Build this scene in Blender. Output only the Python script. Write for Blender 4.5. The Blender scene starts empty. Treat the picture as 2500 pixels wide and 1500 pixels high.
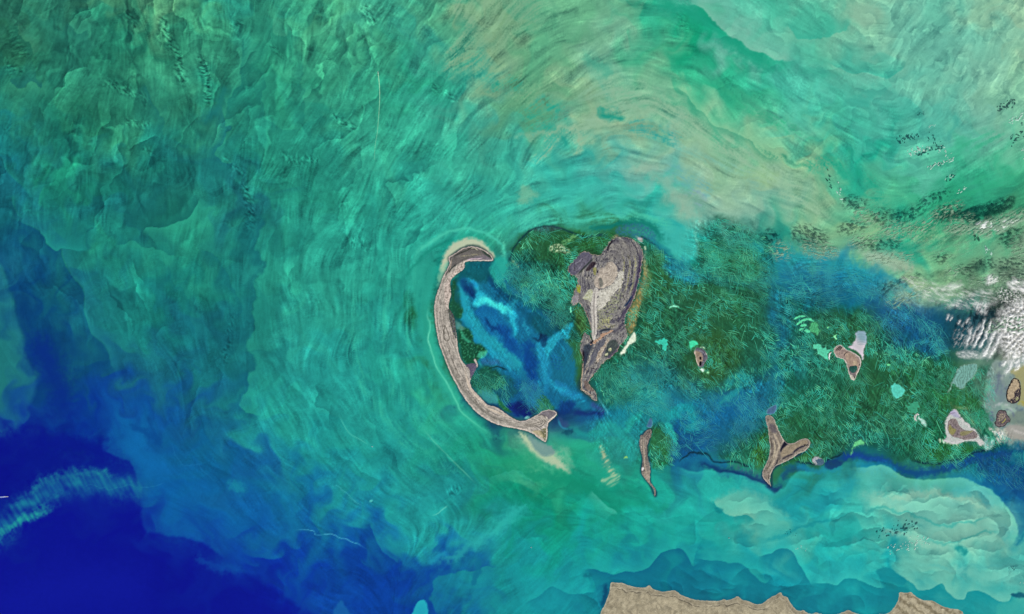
import bpy, math
import numpy as np
from mathutils import Vector

# ------------------------------------------------------------------ camera, sky, sun, exposure
# One map unit is 100 map pixels of a 2500 x 1500 chart; x east, y north, z up.
scene = bpy.context.scene
COL = scene.collection
CAM_H = 40.0
cam = bpy.data.cameras.new('survey_camera')
cam.sensor_width = 36.0
cam.lens = 36.0 * CAM_H / 25.0
cam.clip_start = 0.1
cam.clip_end = 5000.0
cam_ob = bpy.data.objects.new('survey_camera', cam)
cam_ob.location = (0, 0, CAM_H)
COL.objects.link(cam_ob)
scene.camera = cam_ob

SUN_EL = math.radians(36.0)
SUN_AZ = math.radians(148.5)          # clockwise from north
world = bpy.data.worlds.new("World")
scene.world = world
world.use_nodes = True
wn = world.node_tree
wn.nodes.clear()
w_out = wn.nodes.new('ShaderNodeOutputWorld')
w_bg = wn.nodes.new('ShaderNodeBackground')
w_sky = wn.nodes.new('ShaderNodeTexSky')
w_sky.sky_type = 'NISHITA'
w_sky.sun_disc = False
w_sky.sun_elevation = SUN_EL
w_sky.sun_rotation = SUN_AZ
w_bg.inputs['Strength'].default_value = 0.06
wn.links.new(w_sky.outputs[0], w_bg.inputs['Color'])
wn.links.new(w_bg.outputs[0], w_out.inputs['Surface'])

sun = bpy.data.lights.new('sun', 'SUN')
sun.energy = 4.0
sun.angle = math.radians(0.5)
sun.color = (1.0, 0.97, 0.92)
sun_ob = bpy.data.objects.new('sun', sun)
to_sun = Vector((math.cos(SUN_EL) * math.sin(SUN_AZ), math.cos(SUN_EL) * math.cos(SUN_AZ), math.sin(SUN_EL)))
sun_ob.rotation_euler = (-to_sun).to_track_quat('-Z', 'Y').to_euler()
sun_ob.location = (20, -30, 30)
COL.objects.link(sun_ob)

scene.view_settings.view_transform = 'Standard'
scene.view_settings.look = 'None'
scene.view_settings.gamma = 1.0
scene.view_settings.use_curve_mapping = False
scene.view_settings.exposure = 0.67
ALB = 0.70                            # chart colour (linear) -> surface albedo
# ------------------------------------------------------------------ colour-field tools (numpy)
f32 = np.float32

def lin(c):
    c = np.clip(c, 0, 1)
    return np.where(c <= 0.04045, c / 12.92, ((c + 0.055) / 1.055) ** 2.4).astype(f32)

def sstep(a, b, x):
    t = np.clip((x - a) / (b - a + 1e-9), 0, 1)
    return t * t * (3 - 2 * t)

_rs = np.random.RandomState(7)
_perm = _rs.permutation(512).astype(np.int32)
_perm = np.concatenate([_perm, _perm, _perm])
_ga = _rs.rand(512) * 2 * np.pi
_gx, _gy = np.cos(_ga).astype(f32), np.sin(_ga).astype(f32)

def gnoise(x, y, seed=0):
    xi = np.floor(x); yi = np.floor(y)
    fx = (x - xi).astype(f32); fy = (y - yi).astype(f32)
    xi = (xi.astype(np.int32) + seed * 37) & 511
    yi = (yi.astype(np.int32) + seed * 91) & 511
    xj = (xi + 1) & 511; yj = (yi + 1) & 511
    u = fx * fx * fx * (fx * (fx * 6 - 15) + 10)
    v = fy * fy * fy * (fy * (fy * 6 - 15) + 10)
    def g(ix, iy, dx, dy):
        h = _perm[_perm[ix] + iy]
        return _gx[h] * dx + _gy[h] * dy
    a = g(xi, yi, fx, fy); b = g(xj, yi, fx - 1, fy)
    c = g(xi, yj, fx, fy - 1); d = g(xj, yj, fx - 1, fy - 1)
    t = a + u * (b - a)
    return (t + v * (c + u * (d - c) - t)) * 1.5

def fbm(x, y, octv=4, seed=0, gain=0.5, lac=2.03):
    s = 0.0; a = 1.0; n = 0.0
    for o in range(octv):
        s = s + a * gnoise(x, y, seed + o * 13)
        n += a
        a *= gain; x = x * lac + 17.3; y = y * lac - 9.1
    return (s / n).astype(f32)

def spline(pts, n=6, closed=False):
    P = np.array([p[:2] for p in pts], float)
    if len(P) < 3 or n <= 1:
        return P
    out = []
    m = len(P)
    rng = range(m) if closed else range(m - 1)
    for i in rng:
        if closed:
            a, b, c, d = P[i - 1], P[i], P[(i + 1) % m], P[(i + 2) % m]
        else:
            a = P[max(i - 1, 0)]; b = P[i]; c = P[i + 1]; d = P[min(i + 2, m - 1)]
        for k in range(n):
            t = k / n
            out.append(0.5 * ((2 * b) + (c - a) * t + (2 * a - 5 * b + 4 * c - d) * t * t + (3 * b - a - 3 * c + d) * t ** 3))
    if not closed:
        out.append(P[-1])
    return np.array(out)

def segdist(P, X, Y, closed=False):
    """distance to a polyline, signed side (+ = right of travel in y-down map), parameter 0..1"""
    P = np.asarray(P, float)
    Q = np.vstack([P, P[:1]]) if closed else P
    L = np.hypot(*(Q[1:] - Q[:-1]).T); S = np.concatenate([[0], np.cumsum(L)]); T = S[-1] + 1e-9
    best = np.full(X.shape, 1e9, f32); side = np.zeros(X.shape, f32); par = np.zeros(X.shape, f32)
    for i in range(len(Q) - 1):
        ax, ay = Q[i]; dx, dy = Q[i + 1] - Q[i]
        l2 = dx * dx + dy * dy
        if l2 < 1e-9:
            continue
        px = X - f32(ax); py = Y - f32(ay)
        t = np.clip((px * dx + py * dy) / l2, 0, 1)
        ex = px - t * dx; ey = py - t * dy
        d = ex * ex + ey * ey
        k = d < best - 1e-4
        best = np.where(k, d, best)
        side = np.where(k, dx * py - dy * px, side)
        par = np.where(k, (S[i] + t * L[i]) / T, par)
    return np.sqrt(best).astype(f32), np.sign(side), par

def inside(P, X, Y):
    r = np.zeros(X.shape, bool)
    P = np.asarray(P, float)
    j = len(P) - 1
    for i in range(len(P)):
        xi, yi = P[i]; xj, yj = P[j]
        if yi != yj:
            c = ((yi > Y) != (yj > Y)) & (X < (xj - xi) * (Y - yi) / (yj - yi) + xi)
            r ^= c
        j = i
    return r

class Canvas:
    """a regular patch of the chart carrying an sRGB colour at every node"""
    def __init__(s, x0, y0, x1, y1, step, rgb=(0, 0, 0), rag=0.0, seed=1):
        s.x0, s.y0, s.step = x0, y0, step
        xs = np.arange(x0, x1 + step * .5, step, dtype=f32); ys = np.arange(y0, y1 + step * .5, step, dtype=f32)
        s.X, s.Y = np.meshgrid(xs, ys)
        s.H, s.W = s.X.shape
        s.C = np.empty((s.H, s.W, 3), f32); s.C[:] = np.array(rgb, f32) / 255
        s.DX = np.zeros_like(s.X); s.DY = np.zeros_like(s.X)
        if rag:
            s.ragged(rag, seed)
    def ragged(s, amp, seed=1):
        X, Y = s.X, s.Y
        s.DX += amp * (fbm(X / 42, Y / 42, 4, seed) * 1.6)
        s.DY += amp * (fbm(X / 42, Y / 42, 4, seed + 50) * 1.6)
    def win(s, P, pad):
        P = np.asarray(P)
        i0 = int(max(0, (P[:, 1].min() - pad - s.y0) / s.step)); i1 = int(min(s.H, (P[:, 1].max() + pad - s.y0) / s.step + 2))
        j0 = int(max(0, (P[:, 0].min() - pad - s.x0) / s.step)); j1 = int(min(s.W, (P[:, 0].max() + pad - s.x0) / s.step + 2))
        if i1 <= i0 or j1 <= j0:
            return None
        return (slice(i0, i1), slice(j0, j1))
    def xy(s, w, rag):
        return s.X[w] + rag * s.DX[w], s.Y[w] + rag * s.DY[w]
    def put(s, w, a, rgb):
        a = a[..., None]
        s.C[w] = s.C[w] * (1 - a) + np.array(rgb, f32) / 255 * a
    def mul(s, w, a, f):
        a = a[..., None]
        s.C[w] = s.C[w] * (1 + a * (np.array(f, f32) - 1))
    BRK = .9
    def broken(s, w, m, rag, soft=4):
        if rag <= 0 or s.step < 1.9:
            return m
        n = fbm(s.X[w] / 11, s.Y[w] / 11, 4, 402, gain=.62)
        return np.clip(m + s.BRK * min(1, 10 / max(soft, 1)) * n * 4 * m * (1 - m), 0, 1).astype(f32)
    def sd(s, w, P, rag=1.0):
        X, Y = s.xy(w, rag)
        d, _, _ = segdist(P, X, Y, True)
        return np.where(inside(P, X, Y), d, -d)
    def fill(s, pts, rgb, a=1.0, soft=3.0, rag=1.0, n=5, tex=None, mult=False):
        P = spline(pts, n, True)
        w = s.win(P, soft + 30 * (rag > 0))
        if w is None:
            return
        m = s.broken(w, sstep(-soft, soft, s.sd(w, P, rag)), rag, soft) * a
        if tex is not None:
            m = m * tex(s.X[w], s.Y[w])
        (s.mul if mult else s.put)(w, m, rgb)
    def stroke(s, pts, rgb, width, a=1.0, soft=None, rag=1.0, n=6, taper=0.25, tex=None, mult=False):
        """soft line; width = half width, or (w0, w1)"""
        P = spline(pts, n)
        w0, w1 = width if isinstance(width, tuple) else (width, width)
        wm = max(w0, w1)
        w = s.win(P, wm * 2.2 + 30 * (rag > 0))
        if w is None:
            return
        X, Y = s.xy(w, rag)
        d, _, t = segdist(P, X, Y)
        ww = w0 + (w1 - w0) * t
        m = np.exp(-(d / np.maximum(ww, .3)) ** 2 * 1.2) if soft is None else 1 - sstep(ww - soft, ww + soft, d)
        if taper:
            m = m * sstep(0, taper, t + .02) * sstep(0, taper, 1.02 - t)
        if wm > 3:
            m = s.broken(w, m, rag, wm * .6)
        m = m * a
        if tex is not None:
            m = m * tex(s.X[w], s.Y[w])
        (s.mul if mult else s.put)(w, m.astype(f32), rgb)
    def front(s, pts, right=None, left=None, edge=2.0, rag=1.0, n=5, taper=0.12):
        """one-sided edge of a plume: right/left = (rgb, alpha, decay px)"""
        P = spline(pts, n)
        mx = max([q[2] for q in (right, left) if q])
        w = s.win(P, mx * 2.5 + 30)
        if w is None:
            return
        X, Y = s.xy(w, rag)
        d, sg, t = segdist(P, X, Y)
        tp = sstep(0, taper, t) * sstep(0, taper, 1 - t)
        for q, sn in ((right, 1), (left, -1)):
            if not q:
                continue
            rgb, a, dec = q
            m = np.exp(-d / dec) * a * tp * sstep(-edge * .5, edge, d * sg * sn)
            s.put(w, m.astype(f32), rgb)

def sample_near(A, x, y, x0, y0, step):
    i = np.clip(((y - y0) / step + .5).astype(np.int32), 0, A.shape[0] - 1)
    j = np.clip(((x - x0) / step + .5).astype(np.int32), 0, A.shape[1] - 1)
    return A[i, j]

def sample_lin(A, x, y, x0, y0, step):
    fi = np.clip((y - y0) / step, 0, A.shape[0] - 1.001); fj = np.clip((x - x0) / step, 0, A.shape[1] - 1.001)
    i = fi.astype(np.int32); j = fj.astype(np.int32)
    u = (fj - j).astype(f32); v = (fi - i).astype(f32)
    if A.ndim == 3:
        u = u[..., None]; v = v[..., None]
    return (A[i, j] * (1 - u) + A[i, j + 1] * u) * (1 - v) + (A[i + 1, j] * (1 - u) + A[i + 1, j + 1] * u) * v
# ------------------------------------------------------------------ the sea: water colour by depth, sediment and sea grass
BASE = """
45,115,92 50,128,100 45,122,98 72,148,108 80,152,112 62,150,112 45,150,125 60,165,128 70,162,122 70,170,135 60,160,130 80,165,128 125,172,132 95,165,128 105,178,135 100,180,140 50,165,130 85,175,150 75,185,155 65,175,145 95,178,150 120,180,150 112,184,158 100,182,156 125,188,158 140,190,155
45,120,90 42,125,100 42,128,103 45,140,108 50,138,105 55,150,115 48,145,115 52,150,118 60,158,122 62,160,125 55,155,130 85,165,130 120,165,125 90,165,125 100,170,130 115,180,145 65,170,130 25,155,115 100,180,155 85,185,155 75,178,148 115,184,155 110,184,158 105,182,158 120,188,160 140,188,155
40,130,105 42,128,102 45,135,105 42,128,100 58,155,118 50,140,110 40,140,112 45,145,112 55,155,122 50,150,120 45,155,125 60,160,135 110,165,130 90,160,120 125,175,135 110,178,145 110,180,140 55,170,130 45,170,130 70,182,155 75,180,155 80,178,152 95,182,158 108,184,158 125,188,160 130,190,155
28,122,115 38,130,108 35,122,95 45,135,105 42,135,108 45,140,110 40,140,115 42,150,122 40,140,118 48,150,122 50,160,132 55,165,138 70,160,135 85,165,130 125,175,140 135,180,145 115,180,145 130,190,150 75,180,140 100,185,150 70,180,150 65,172,148 75,178,155 90,182,158 110,186,158 120,188,155
25,120,125 32,128,112 30,125,105 35,130,112 30,125,110 30,120,112 35,140,122 40,145,120 38,140,120 50,158,132 48,160,135 55,165,140 60,170,145 70,175,150 60,170,150 75,172,155 115,180,160 140,185,150 130,182,145 145,190,145 95,178,140 40,165,135 80,182,152 85,184,152 60,175,135 85,180,140
22,100,125 28,130,120 25,115,108 25,112,110 28,110,100 38,140,120 30,115,115 38,145,122 40,148,125 40,150,130 42,155,135 48,162,142 50,165,145 60,172,150 60,178,155 60,172,152 62,178,158 125,180,155 130,180,155 120,180,150 130,180,140 100,180,140 70,175,135 45,160,120 50,150,115 60,150,110
18,95,125 20,100,125 30,130,125 28,125,115 35,140,122 38,145,125 25,115,115 38,148,128 40,150,130 42,155,135 42,158,138 50,170,148 50,165,140 40,110,90 40,90,50 60,110,70 45,160,145 60,175,155 40,135,115 55,150,125 105,175,140 110,178,135 60,165,130 90,175,130 95,170,130 120,175,135
28,110,140 10,70,125 22,110,125 25,120,118 25,125,118 26,125,115 28,128,125 42,155,132 42,152,132 40,152,132 40,155,135 20,100,90 20,110,140 22,85,95 35,90,60 60,95,60 45,100,70 40,120,95 45,115,70 25,100,120 25,110,140 25,120,145 140,180,145 130,175,135 100,140,110 120,140,120
28,115,128 8,60,125 20,95,130 26,125,122 22,118,122 22,105,120 22,110,115 40,150,135 40,152,135 38,150,135 40,158,140 25,90,60 30,130,170 15,65,120 30,85,75 60,85,60 50,100,60 50,95,45 45,110,60 28,100,105 30,95,80 45,100,60 20,70,120 30,90,110 80,100,100 130,130,115
28,110,132 10,62,130 12,75,130 22,100,132 22,105,130 22,110,125 22,108,118 35,148,140 36,150,140 36,150,138 40,162,140 40,130,100 20,100,130 18,70,130 30,90,70 35,110,80 30,100,95 50,90,40 35,100,75 28,115,125 35,105,85 50,100,35 45,105,55 40,100,60 90,130,110 120,125,110
22,85,140 12,60,140 8,55,140 14,75,145 14,82,140 20,95,130 30,135,135 36,155,142 35,150,140 36,152,140 36,152,135 42,165,138 20,70,100 20,60,100 22,60,110 25,125,140 28,120,130 20,95,140 20,95,140 35,110,80 35,110,75 45,100,45 35,110,75 60,110,65 100,130,110 130,140,120
10,25,130 9,35,130 8,40,130 14,95,160 14,95,150 15,95,135 20,100,140 28,135,145 30,145,142 32,148,140 34,150,140 32,150,130 35,155,120 80,165,130 40,160,130 40,150,130 28,110,100 18,80,130 35,105,80 50,100,40 40,95,60 20,95,100 30,100,70 35,105,65 25,100,90 15,90,120
10,15,130 12,40,135 14,60,142 14,80,145 12,90,155 14,100,155 16,95,150 18,110,150 25,130,150 30,145,148 32,148,145 30,145,140 30,150,130 20,150,115 25,150,120 25,160,130 30,165,145 35,170,160 40,175,160 30,150,150 30,160,160 60,175,160 60,175,165 70,180,165 35,140,160 15,80,130
12,50,140 10,25,140 10,22,140 9,22,142 12,85,160 12,85,155 14,90,155 16,95,150 14,90,150 22,120,155 30,150,155 36,165,160 28,150,145 20,150,130 20,160,140 24,160,145 25,165,150 28,165,155 60,175,160 90,182,160 30,165,155 60,180,165 90,185,165 110,185,165 115,185,165 60,165,160
12,18,145 14,22,148 14,22,148 10,20,140 9,20,135 9,50,148 10,50,150 9,55,155 10,65,150 10,65,150 12,75,150 18,110,155 24,145,150 24,155,155 24,160,158 18,135,148 14,115,135 14,120,140 24,150,155 20,140,150 28,165,165 28,165,165 20,145,150 85,182,165 90,185,168 85,178,165
14,20,145 14,22,148 13,22,148 13,22,148 11,20,142 10,20,135 9,22,138 9,35,145 12,70,155 10,65,150 10,65,150 16,100,150 24,140,150 24,150,155 22,145,155 20,120,140 18,118,138 18,118,138 18,120,138 18,125,140 18,130,145 20,135,145 20,130,140 25,150,155 30,155,155 60,170,165
"""
BG = np.array([[list(map(float, q.split(','))) for q in r.split()] for r in BASE.strip().split('\n')], f32) / 255

for j_ in range(16):
    for i_ in range(26):
        if i_ <= 7 and j_ <= 6: BG[j_, i_] *= np.array([.90, .93, .95], f32)
        if i_ >= 11 and j_ >= 12: BG[j_, i_] *= np.array([.95, .955, .96], f32)
        if 15 <= i_ <= 24 and 6 <= j_ <= 11 and BG[j_, i_, 2] < BG[j_, i_, 1]: BG[j_, i_] = [min(BG[j_, i_, 0], 42 / 255), BG[j_, i_, 1] * .97, max(BG[j_, i_, 2], 60 / 255)] if BG[j_, i_, 0] < .26 else BG[j_, i_]
        if i_ <= 2 and 5 <= j_ <= 9: BG[j_, i_] *= np.array([1.1, 1.08, .93], f32)
        if i_ <= 6 and 6 <= j_ <= 9: BG[j_, i_] = BG[j_, i_] * np.array([1, .98, .93], f32)

def base_at(x, y):
    gx = np.clip(x / 100, 0, 24.999); gy = np.clip(y / 100, 0, 14.999)
    i = gy.astype(int); j = gx.astype(int); u = (gx - j)[..., None].astype(f32); v = (gy - i)[..., None].astype(f32)
    def w(t):
        return (-.5 * t + t * t - .5 * t ** 3, 1 - 2.5 * t * t + 1.5 * t ** 3, .5 * t + 2 * t * t - 1.5 * t ** 3, -.5 * t * t + .5 * t ** 3)
    wu, wv = w(u), w(v)
    out = 0
    for a in range(4):
        ii = np.clip(i + a - 1, 0, 15)
        row = 0
        for b in range(4):
            row = row + BG[ii, np.clip(j + b - 1, 0, 25)] * wu[b]
        out = out + row * wv[a]
    return out

# direction of the currents (x, y, dx, dy), y down
FLOW = [(60,60,.4,-.9),(100,250,.3,-.95),(300,200,.25,-.97),(450,120,-.15,-1),(600,200,.4,-.9),(900,300,.5,-.87),(1050,100,.45,-.9),(1200,180,.75,-.65),(1400,100,.85,-.45),
 (1300,300,.8,-.6),(1500,250,.95,-.2),(1650,120,.95,.2),(1750,200,.75,.6),(1700,330,.75,.6),(1900,450,.85,.5),(2050,380,.6,.7),(2050,200,.9,.35),(1950,60,.8,.5),(2300,150,.4,-.9),(2400,60,.5,-.8),(2300,450,.88,-.45),
 (2450,420,.85,-.5),(1400,430,.9,-.35),(1600,450,.9,.3),(1300,520,.9,-.3),(1100,560,.75,-.6),(1250,400,.3,-.95),(1000,750,.05,-1),(800,800,.1,-1),(700,600,.25,-.97),(850,500,.35,-.93),(1020,900,-.3,-.95),(1100,1080,.7,.75),(900,1100,.6,.8),
 (750,1000,.4,.9),(800,1300,.85,.55),(600,1200,.75,.6),(300,1250,.8,.5),(200,800,.3,.95),(500,900,.25,.97),(600,800,.1,1),(100,1000,.4,.9),(100,1400,.95,.2),(1300,1150,.8,.55),(1500,1250,.9,.35),(1150,1400,.5,-.85),
 (1300,1350,.7,-.6),(1800,1300,.95,-.15),(1700,1200,.9,.4),(2200,1300,.95,-.15),(2400,1260,.9,.25),(2000,1400,.85,.45),(2300,1420,.9,.3),(2100,1180,.95,.15),(2200,580,.93,-.3),(2000,700,.9,.3),(1950,1050,.4,.9),
 (1700,700,.95,.2),(1650,900,.5,.8),(1250,850,.55,.8),(1180,760,.6,.8),(2300,800,.4,-.9),(1480,1040,.8,-.5)]

STEP = 2.2
SX0, SY0, SX1, SY1 = -140, -110, 2640, 1610
sea = Canvas(SX0, SY0, SX1, SY1, STEP)
sea.ragged(9.0, 3)
X, Y = sea.X, sea.Y

def flow_field():
    st = 20
    gx, gy = np.meshgrid(np.arange(SX0, SX1 + st, st, dtype=f32), np.arange(SY0, SY1 + st, st, dtype=f32))
    vx = np.zeros_like(gx); vy = np.zeros_like(gx)
    for x, y, dx, dy in FLOW:
        a2 = 2 * math.atan2(dy, dx)
        wt = 1 / (((gx - x) ** 2 + (gy - y) ** 2) / 1e4 + .15) ** 1.7
        vx += wt * math.cos(a2); vy += wt * math.sin(a2)
    vx += 0.0; ang = np.arctan2(vy, vx)
    c2 = sample_lin(np.cos(ang), X, Y, SX0, SY0, st); s2 = sample_lin(np.sin(ang), X, Y, SX0, SY0, st)
    n = fbm(X / 130, Y / 130, 3, 77) * .9
    return (np.arctan2(s2, c2) * .5 + n).astype(f32)

ANG = flow_field()
FX, FY = np.cos(ANG), np.sin(ANG)

def advect(wl, amp, steps, seed):
    """stir coordinates by a divergence-free eddy field"""
    psi = fbm(X / wl, Y / wl, 3, seed, gain=.45)



    u = np.gradient(psi, STEP, axis=0); v = -np.gradient(psi, STEP, axis=1)
    sp = np.sqrt((u * u + v * v).mean()) + 1e-9
    u = u / sp * amp / steps; v = v / sp * amp / steps
    px, py = X.copy(), Y.copy()
    for _ in range(steps):
        du = sample_near(u, px, py, SX0, SY0, STEP); dv = sample_near(v, px, py, SX0, SY0, STEP)
        px -= du; py -= dv
    return px, py

def streaks(px, py, along, across, seed, octv=3):
    """noise drawn out along the current (line integral of noise along the flow)"""
    acc = np.zeros_like(X); n = 0
    base = fbm(px / across, py / across, octv, seed)
    for sg in (1, -1):
        x, y = X.copy(), Y.copy()
        m = max(2, int(along / (STEP * 2)))
        for k in range(m):
            fx = sample_near(FX, x, y, SX0, SY0, STEP); fy = sample_near(FY, x, y, SX0, SY0, STEP)
            x += sg * fx * STEP * 2; y += sg * fy * STEP * 2
            acc += sample_near(base, x, y, SX0, SY0, STEP); n += 1
    acc /= n
    return (acc / (acc.std() + 1e-6)).astype(f32)

ZX0, ZY0, ZST = -140, -110, 20
def region(pts_val, soft=1.0):
    """smooth scalar map from (x, y, value, radius)"""
    num = np.zeros_like(X); den = np.full_like(X, 1e-6)
    for x, y, v, r in pts_val:
        w = np.exp(-((X - x) ** 2 + (Y - y) ** 2) / (r * r))
        num += w * v; den += w
    return num / den

# strength of sediment fronts / streaks over the chart
AFR = region([(100,150,1,260),(350,200,1.1,260),(700,200,.95,260),(950,350,.75,250),(300,500,.8,220),(450,700,.75,200),(650,750,.7,160),(850,850,.7,220),(950,1100,.45,220),(700,1100,.5,200),(200,1000,.18,160),
  (150,1350,.03,300),(600,1350,.2,200),(1000,1350,.6,200),(1300,150,.35,220),(1500,350,.3,220),(1700,200,.3,180),(2050,200,.45,260),(2350,150,.75,230),(2150,400,.35,200),(1250,450,.5,160),(1500,520,.2,150),(1900,480,.3,180),
  (1500,800,.05,300),(1900,850,.05,300),(2300,1000,.05,250),(1500,1250,.35,200),(1300,1350,.4,180),(1700,1250,.4,180),(2200,1300,.75,260),(2000,1420,.5,180),(2350,650,.2,160),(1200,850,.05,150),(1650,1380,.3,150)])
AST = region([(100,150,.6,260),(700,200,.9,260),(950,350,1,250),(1250,200,1.0,250),(1500,200,.8,250),(1700,250,.8,200),(2000,250,.7,260),(2350,150,.5,230),(2150,420,1,200),(1200,450,1.1,200),(1600,480,.6,200),(1950,500,.8,150),
  (300,500,.7,250),(800,800,.9,250),(900,1100,.7,250),(600,1300,.5,250),(150,1350,.12,300),(1500,800,.4,300),(2000,850,.4,300),(1400,1250,.4,250),(2000,1300,.25,300),(2300,600,.9,150)])

ARCH = region([(1250,760,1,170),(1450,760,1,220),(1700,780,1,220),(1950,830,1,220),(2200,880,1,200),(2400,980,1,170),(1300,950,1,150),(1600,1020,1,150),(1900,1050,1,150),(2300,1080,1,120),
  (1250,480,0,150),(1600,480,0,150),(2000,560,0,150),(950,800,0,150),(1100,1150,0,150),(1500,1250,0,150),(1900,1260,0,150),(2300,1280,0,150),(400,700,0,400),(2350,600,.3,120)])
bx, by = advect(150, 46, 10, 5)
bx += sea.DX * .8; by += sea.DY * .8
bx = bx + (X + sea.DX * .7 - bx) * ARCH * .85; by = by + (Y + sea.DY * .7 - by) * ARCH * .85
sea.C[:] = base_at(bx, by)

# ragged plume fronts: an eddy-stirred height field cut into steps, each step bright at its lip and fading behind
def fronts(scale, aniso, K, seed, sharp=.07):
    qx, qy = advect(scale * 1.1, scale * .16, 8, seed)
    rx, ry = sea.DX * .8, sea.DY * .8
    ca, sa = np.cos(ANG), np.sin(ANG)
    m = np.cos(ANG * 0 + 1.2); 
    # mean direction per region keeps the sheet continuous: stretch along a fixed NNE axis in the west, WNW-ESE in the east
    wgt = sstep(1050, 1500, X)
    a0 = -1.25; a1 = .25
    def fld(a):
        u = (qx + rx) * math.cos(a) + (qy + ry) * math.sin(a); v = -(qx + rx) * math.sin(a) + (qy + ry) * math.cos(a)
        return fbm(u / (scale * aniso), v / scale, 4, seed + 5)
    f = fld(a0) * (1 - wgt) + fld(a1) * wgt
    s = f * K
    s = s - np.floor(s)
    return (np.where(s < 1 - sharp, s / (1 - sharp), (1 - s) / sharp) - .5).astype(f32), f

fr1, ff1 = fronts(230, 1.6, 3.4, 21, .05)
fr2, ff2 = fronts(95, 1.7, 2.6, 33, .06)
gate1 = sstep(-.25, .2, fbm(X / 170, Y / 170, 3, 61)); gate2 = sstep(-.05, .3, fbm(X / 90, Y / 90, 3, 62))
gs = .35 + 1.1 * sstep(-.3, .45, fbm(X / 55, Y / 55, 3, 63))
st1 = streaks(X + sea.DX, Y + sea.DY, 46, 13, 41, 3)
st2 = streaks(X, Y, 22, 5, 42, 2)
st3 = streaks(X + sea.DX, Y + sea.DY, 60, 34, 43, 3)
mot = fbm((X + 2 * sea.DX) / 75, (Y + 2 * sea.DY) / 75, 5, 44)
# small fleecy ripples that gather along some fronts
rip = gnoise((X + sea.DX) / 7, (Y + sea.DY) / 7, 46) * sstep(.16, .42, fbm(X / 50 + 9, Y / 120, 3, 47)) * (1 - sstep(600, 1150, X))
east = sstep(1950, 2250, X)
feather = streaks(X + 1.5 * sea.DX, Y + 1.5 * sea.DY, 16, 8, 45, 4) * .35
L = 1 + AFR * ((.10 - .06 * east) * fr1 * (.25 + gate1) + .05 * fr2 * gate2 + (.26 - .12 * east) * mot + (.10 - .05 * east) * feather) + AST * gs * (.034 * st1 + .03 * st2 + .05 * st3) + AFR * .12 * rip
sea.C[:] = np.clip(sea.C * L[..., None] ** np.array([1.15, .9, .8], f32), 0, 1)

# individual plume fronts: a bright ragged lip fading up-current, clear darker water just outside it
def lip(pts, bright, dark, dec_b, dec_d, side=1, rag=.8, edge=1.5, taper=.3):
    P = spline(pts, 4)
    w = sea.win(P, max(dec_b, dec_d) * 2.3 + 12)
    if w is None: return
    xx, yy = sea.xy(w, rag)
    d, sg, t = segdist(P, xx, yy)
    tp = sstep(0, taper, t) * sstep(0, taper, 1 - t)
    s_ = d * sg * side
    up = sstep(-edge * .6, edge * .6, s_)
    m = up * (np.exp(-d / dec_b) * bright + np.exp(-d / 4.0) * bright * .5) * tp - (1 - up) * np.exp(-d / dec_d) * dark * tp
    sea.C[w] = np.clip(sea.C[w] * (1 + m)[..., None] ** np.array([1.2, .9, .75], f32), 0, 1)

def flow_at(x, y):
    return float(sample_near(ANG, np.array([x]), np.array([y]), SX0, SY0, STEP)[0]), float(sample_near(AFR, np.array([x]), np.array([y]), SX0, SY0, STEP)[0])

rf = np.random.RandomState(12)
for k in range(520):
    x = rf.uniform(-40, 1250) if k < 400 else rf.uniform(1250, 2540); y = rf.uniform(-40, 1200) if k < 400 else rf.choice([rf.uniform(-30, 500), rf.uniform(1160, 1480)])
    if 1040 < x < 1400 and 560 < y < 1090: continue
    a, s_ = flow_at(x, y)
    along = rf.rand() < .84
    if rf.rand() > s_ * .95 + .02: continue
    if math.sin(a) < 0: a += math.pi                    # currents run down the chart
    Ln = (rf.uniform(60, 210) if along else rf.uniform(35, 90)) * (.6 if k >= 400 else 1)
    dirv = a + (rf.normal(0, .25) if along else math.pi / 2 + rf.normal(0, .35))
    n = 7
    t = np.linspace(-.5, .5, n)
    bow = (rf.normal(0, .16) if along else -abs(rf.normal(.28, .12))) * Ln
    wv = rf.normal(0, Ln * .045, n)
    off = bow * (4 * t * t - .5) + wv
    px = x + math.cos(dirv) * t * Ln - math.sin(dirv) * off; py = y + math.sin(dirv) * t * Ln + math.cos(dirv) * off
    sd_ = (1 if rf.rand() < .35 else -1) if along else -1
    q = rf.uniform(.5, 1.0) * min(s_, 1) * (1 if k < 400 else .7)
    lip(np.stack([px, py], -1), (.15 if along else .11) * q, (.19 if along else .13) * q, rf.uniform(14, 45), rf.uniform(10, 30), sd_, rag=rf.uniform(.5, 1.2), edge=rf.choice([1.6, 5, 9, 16]))

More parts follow.
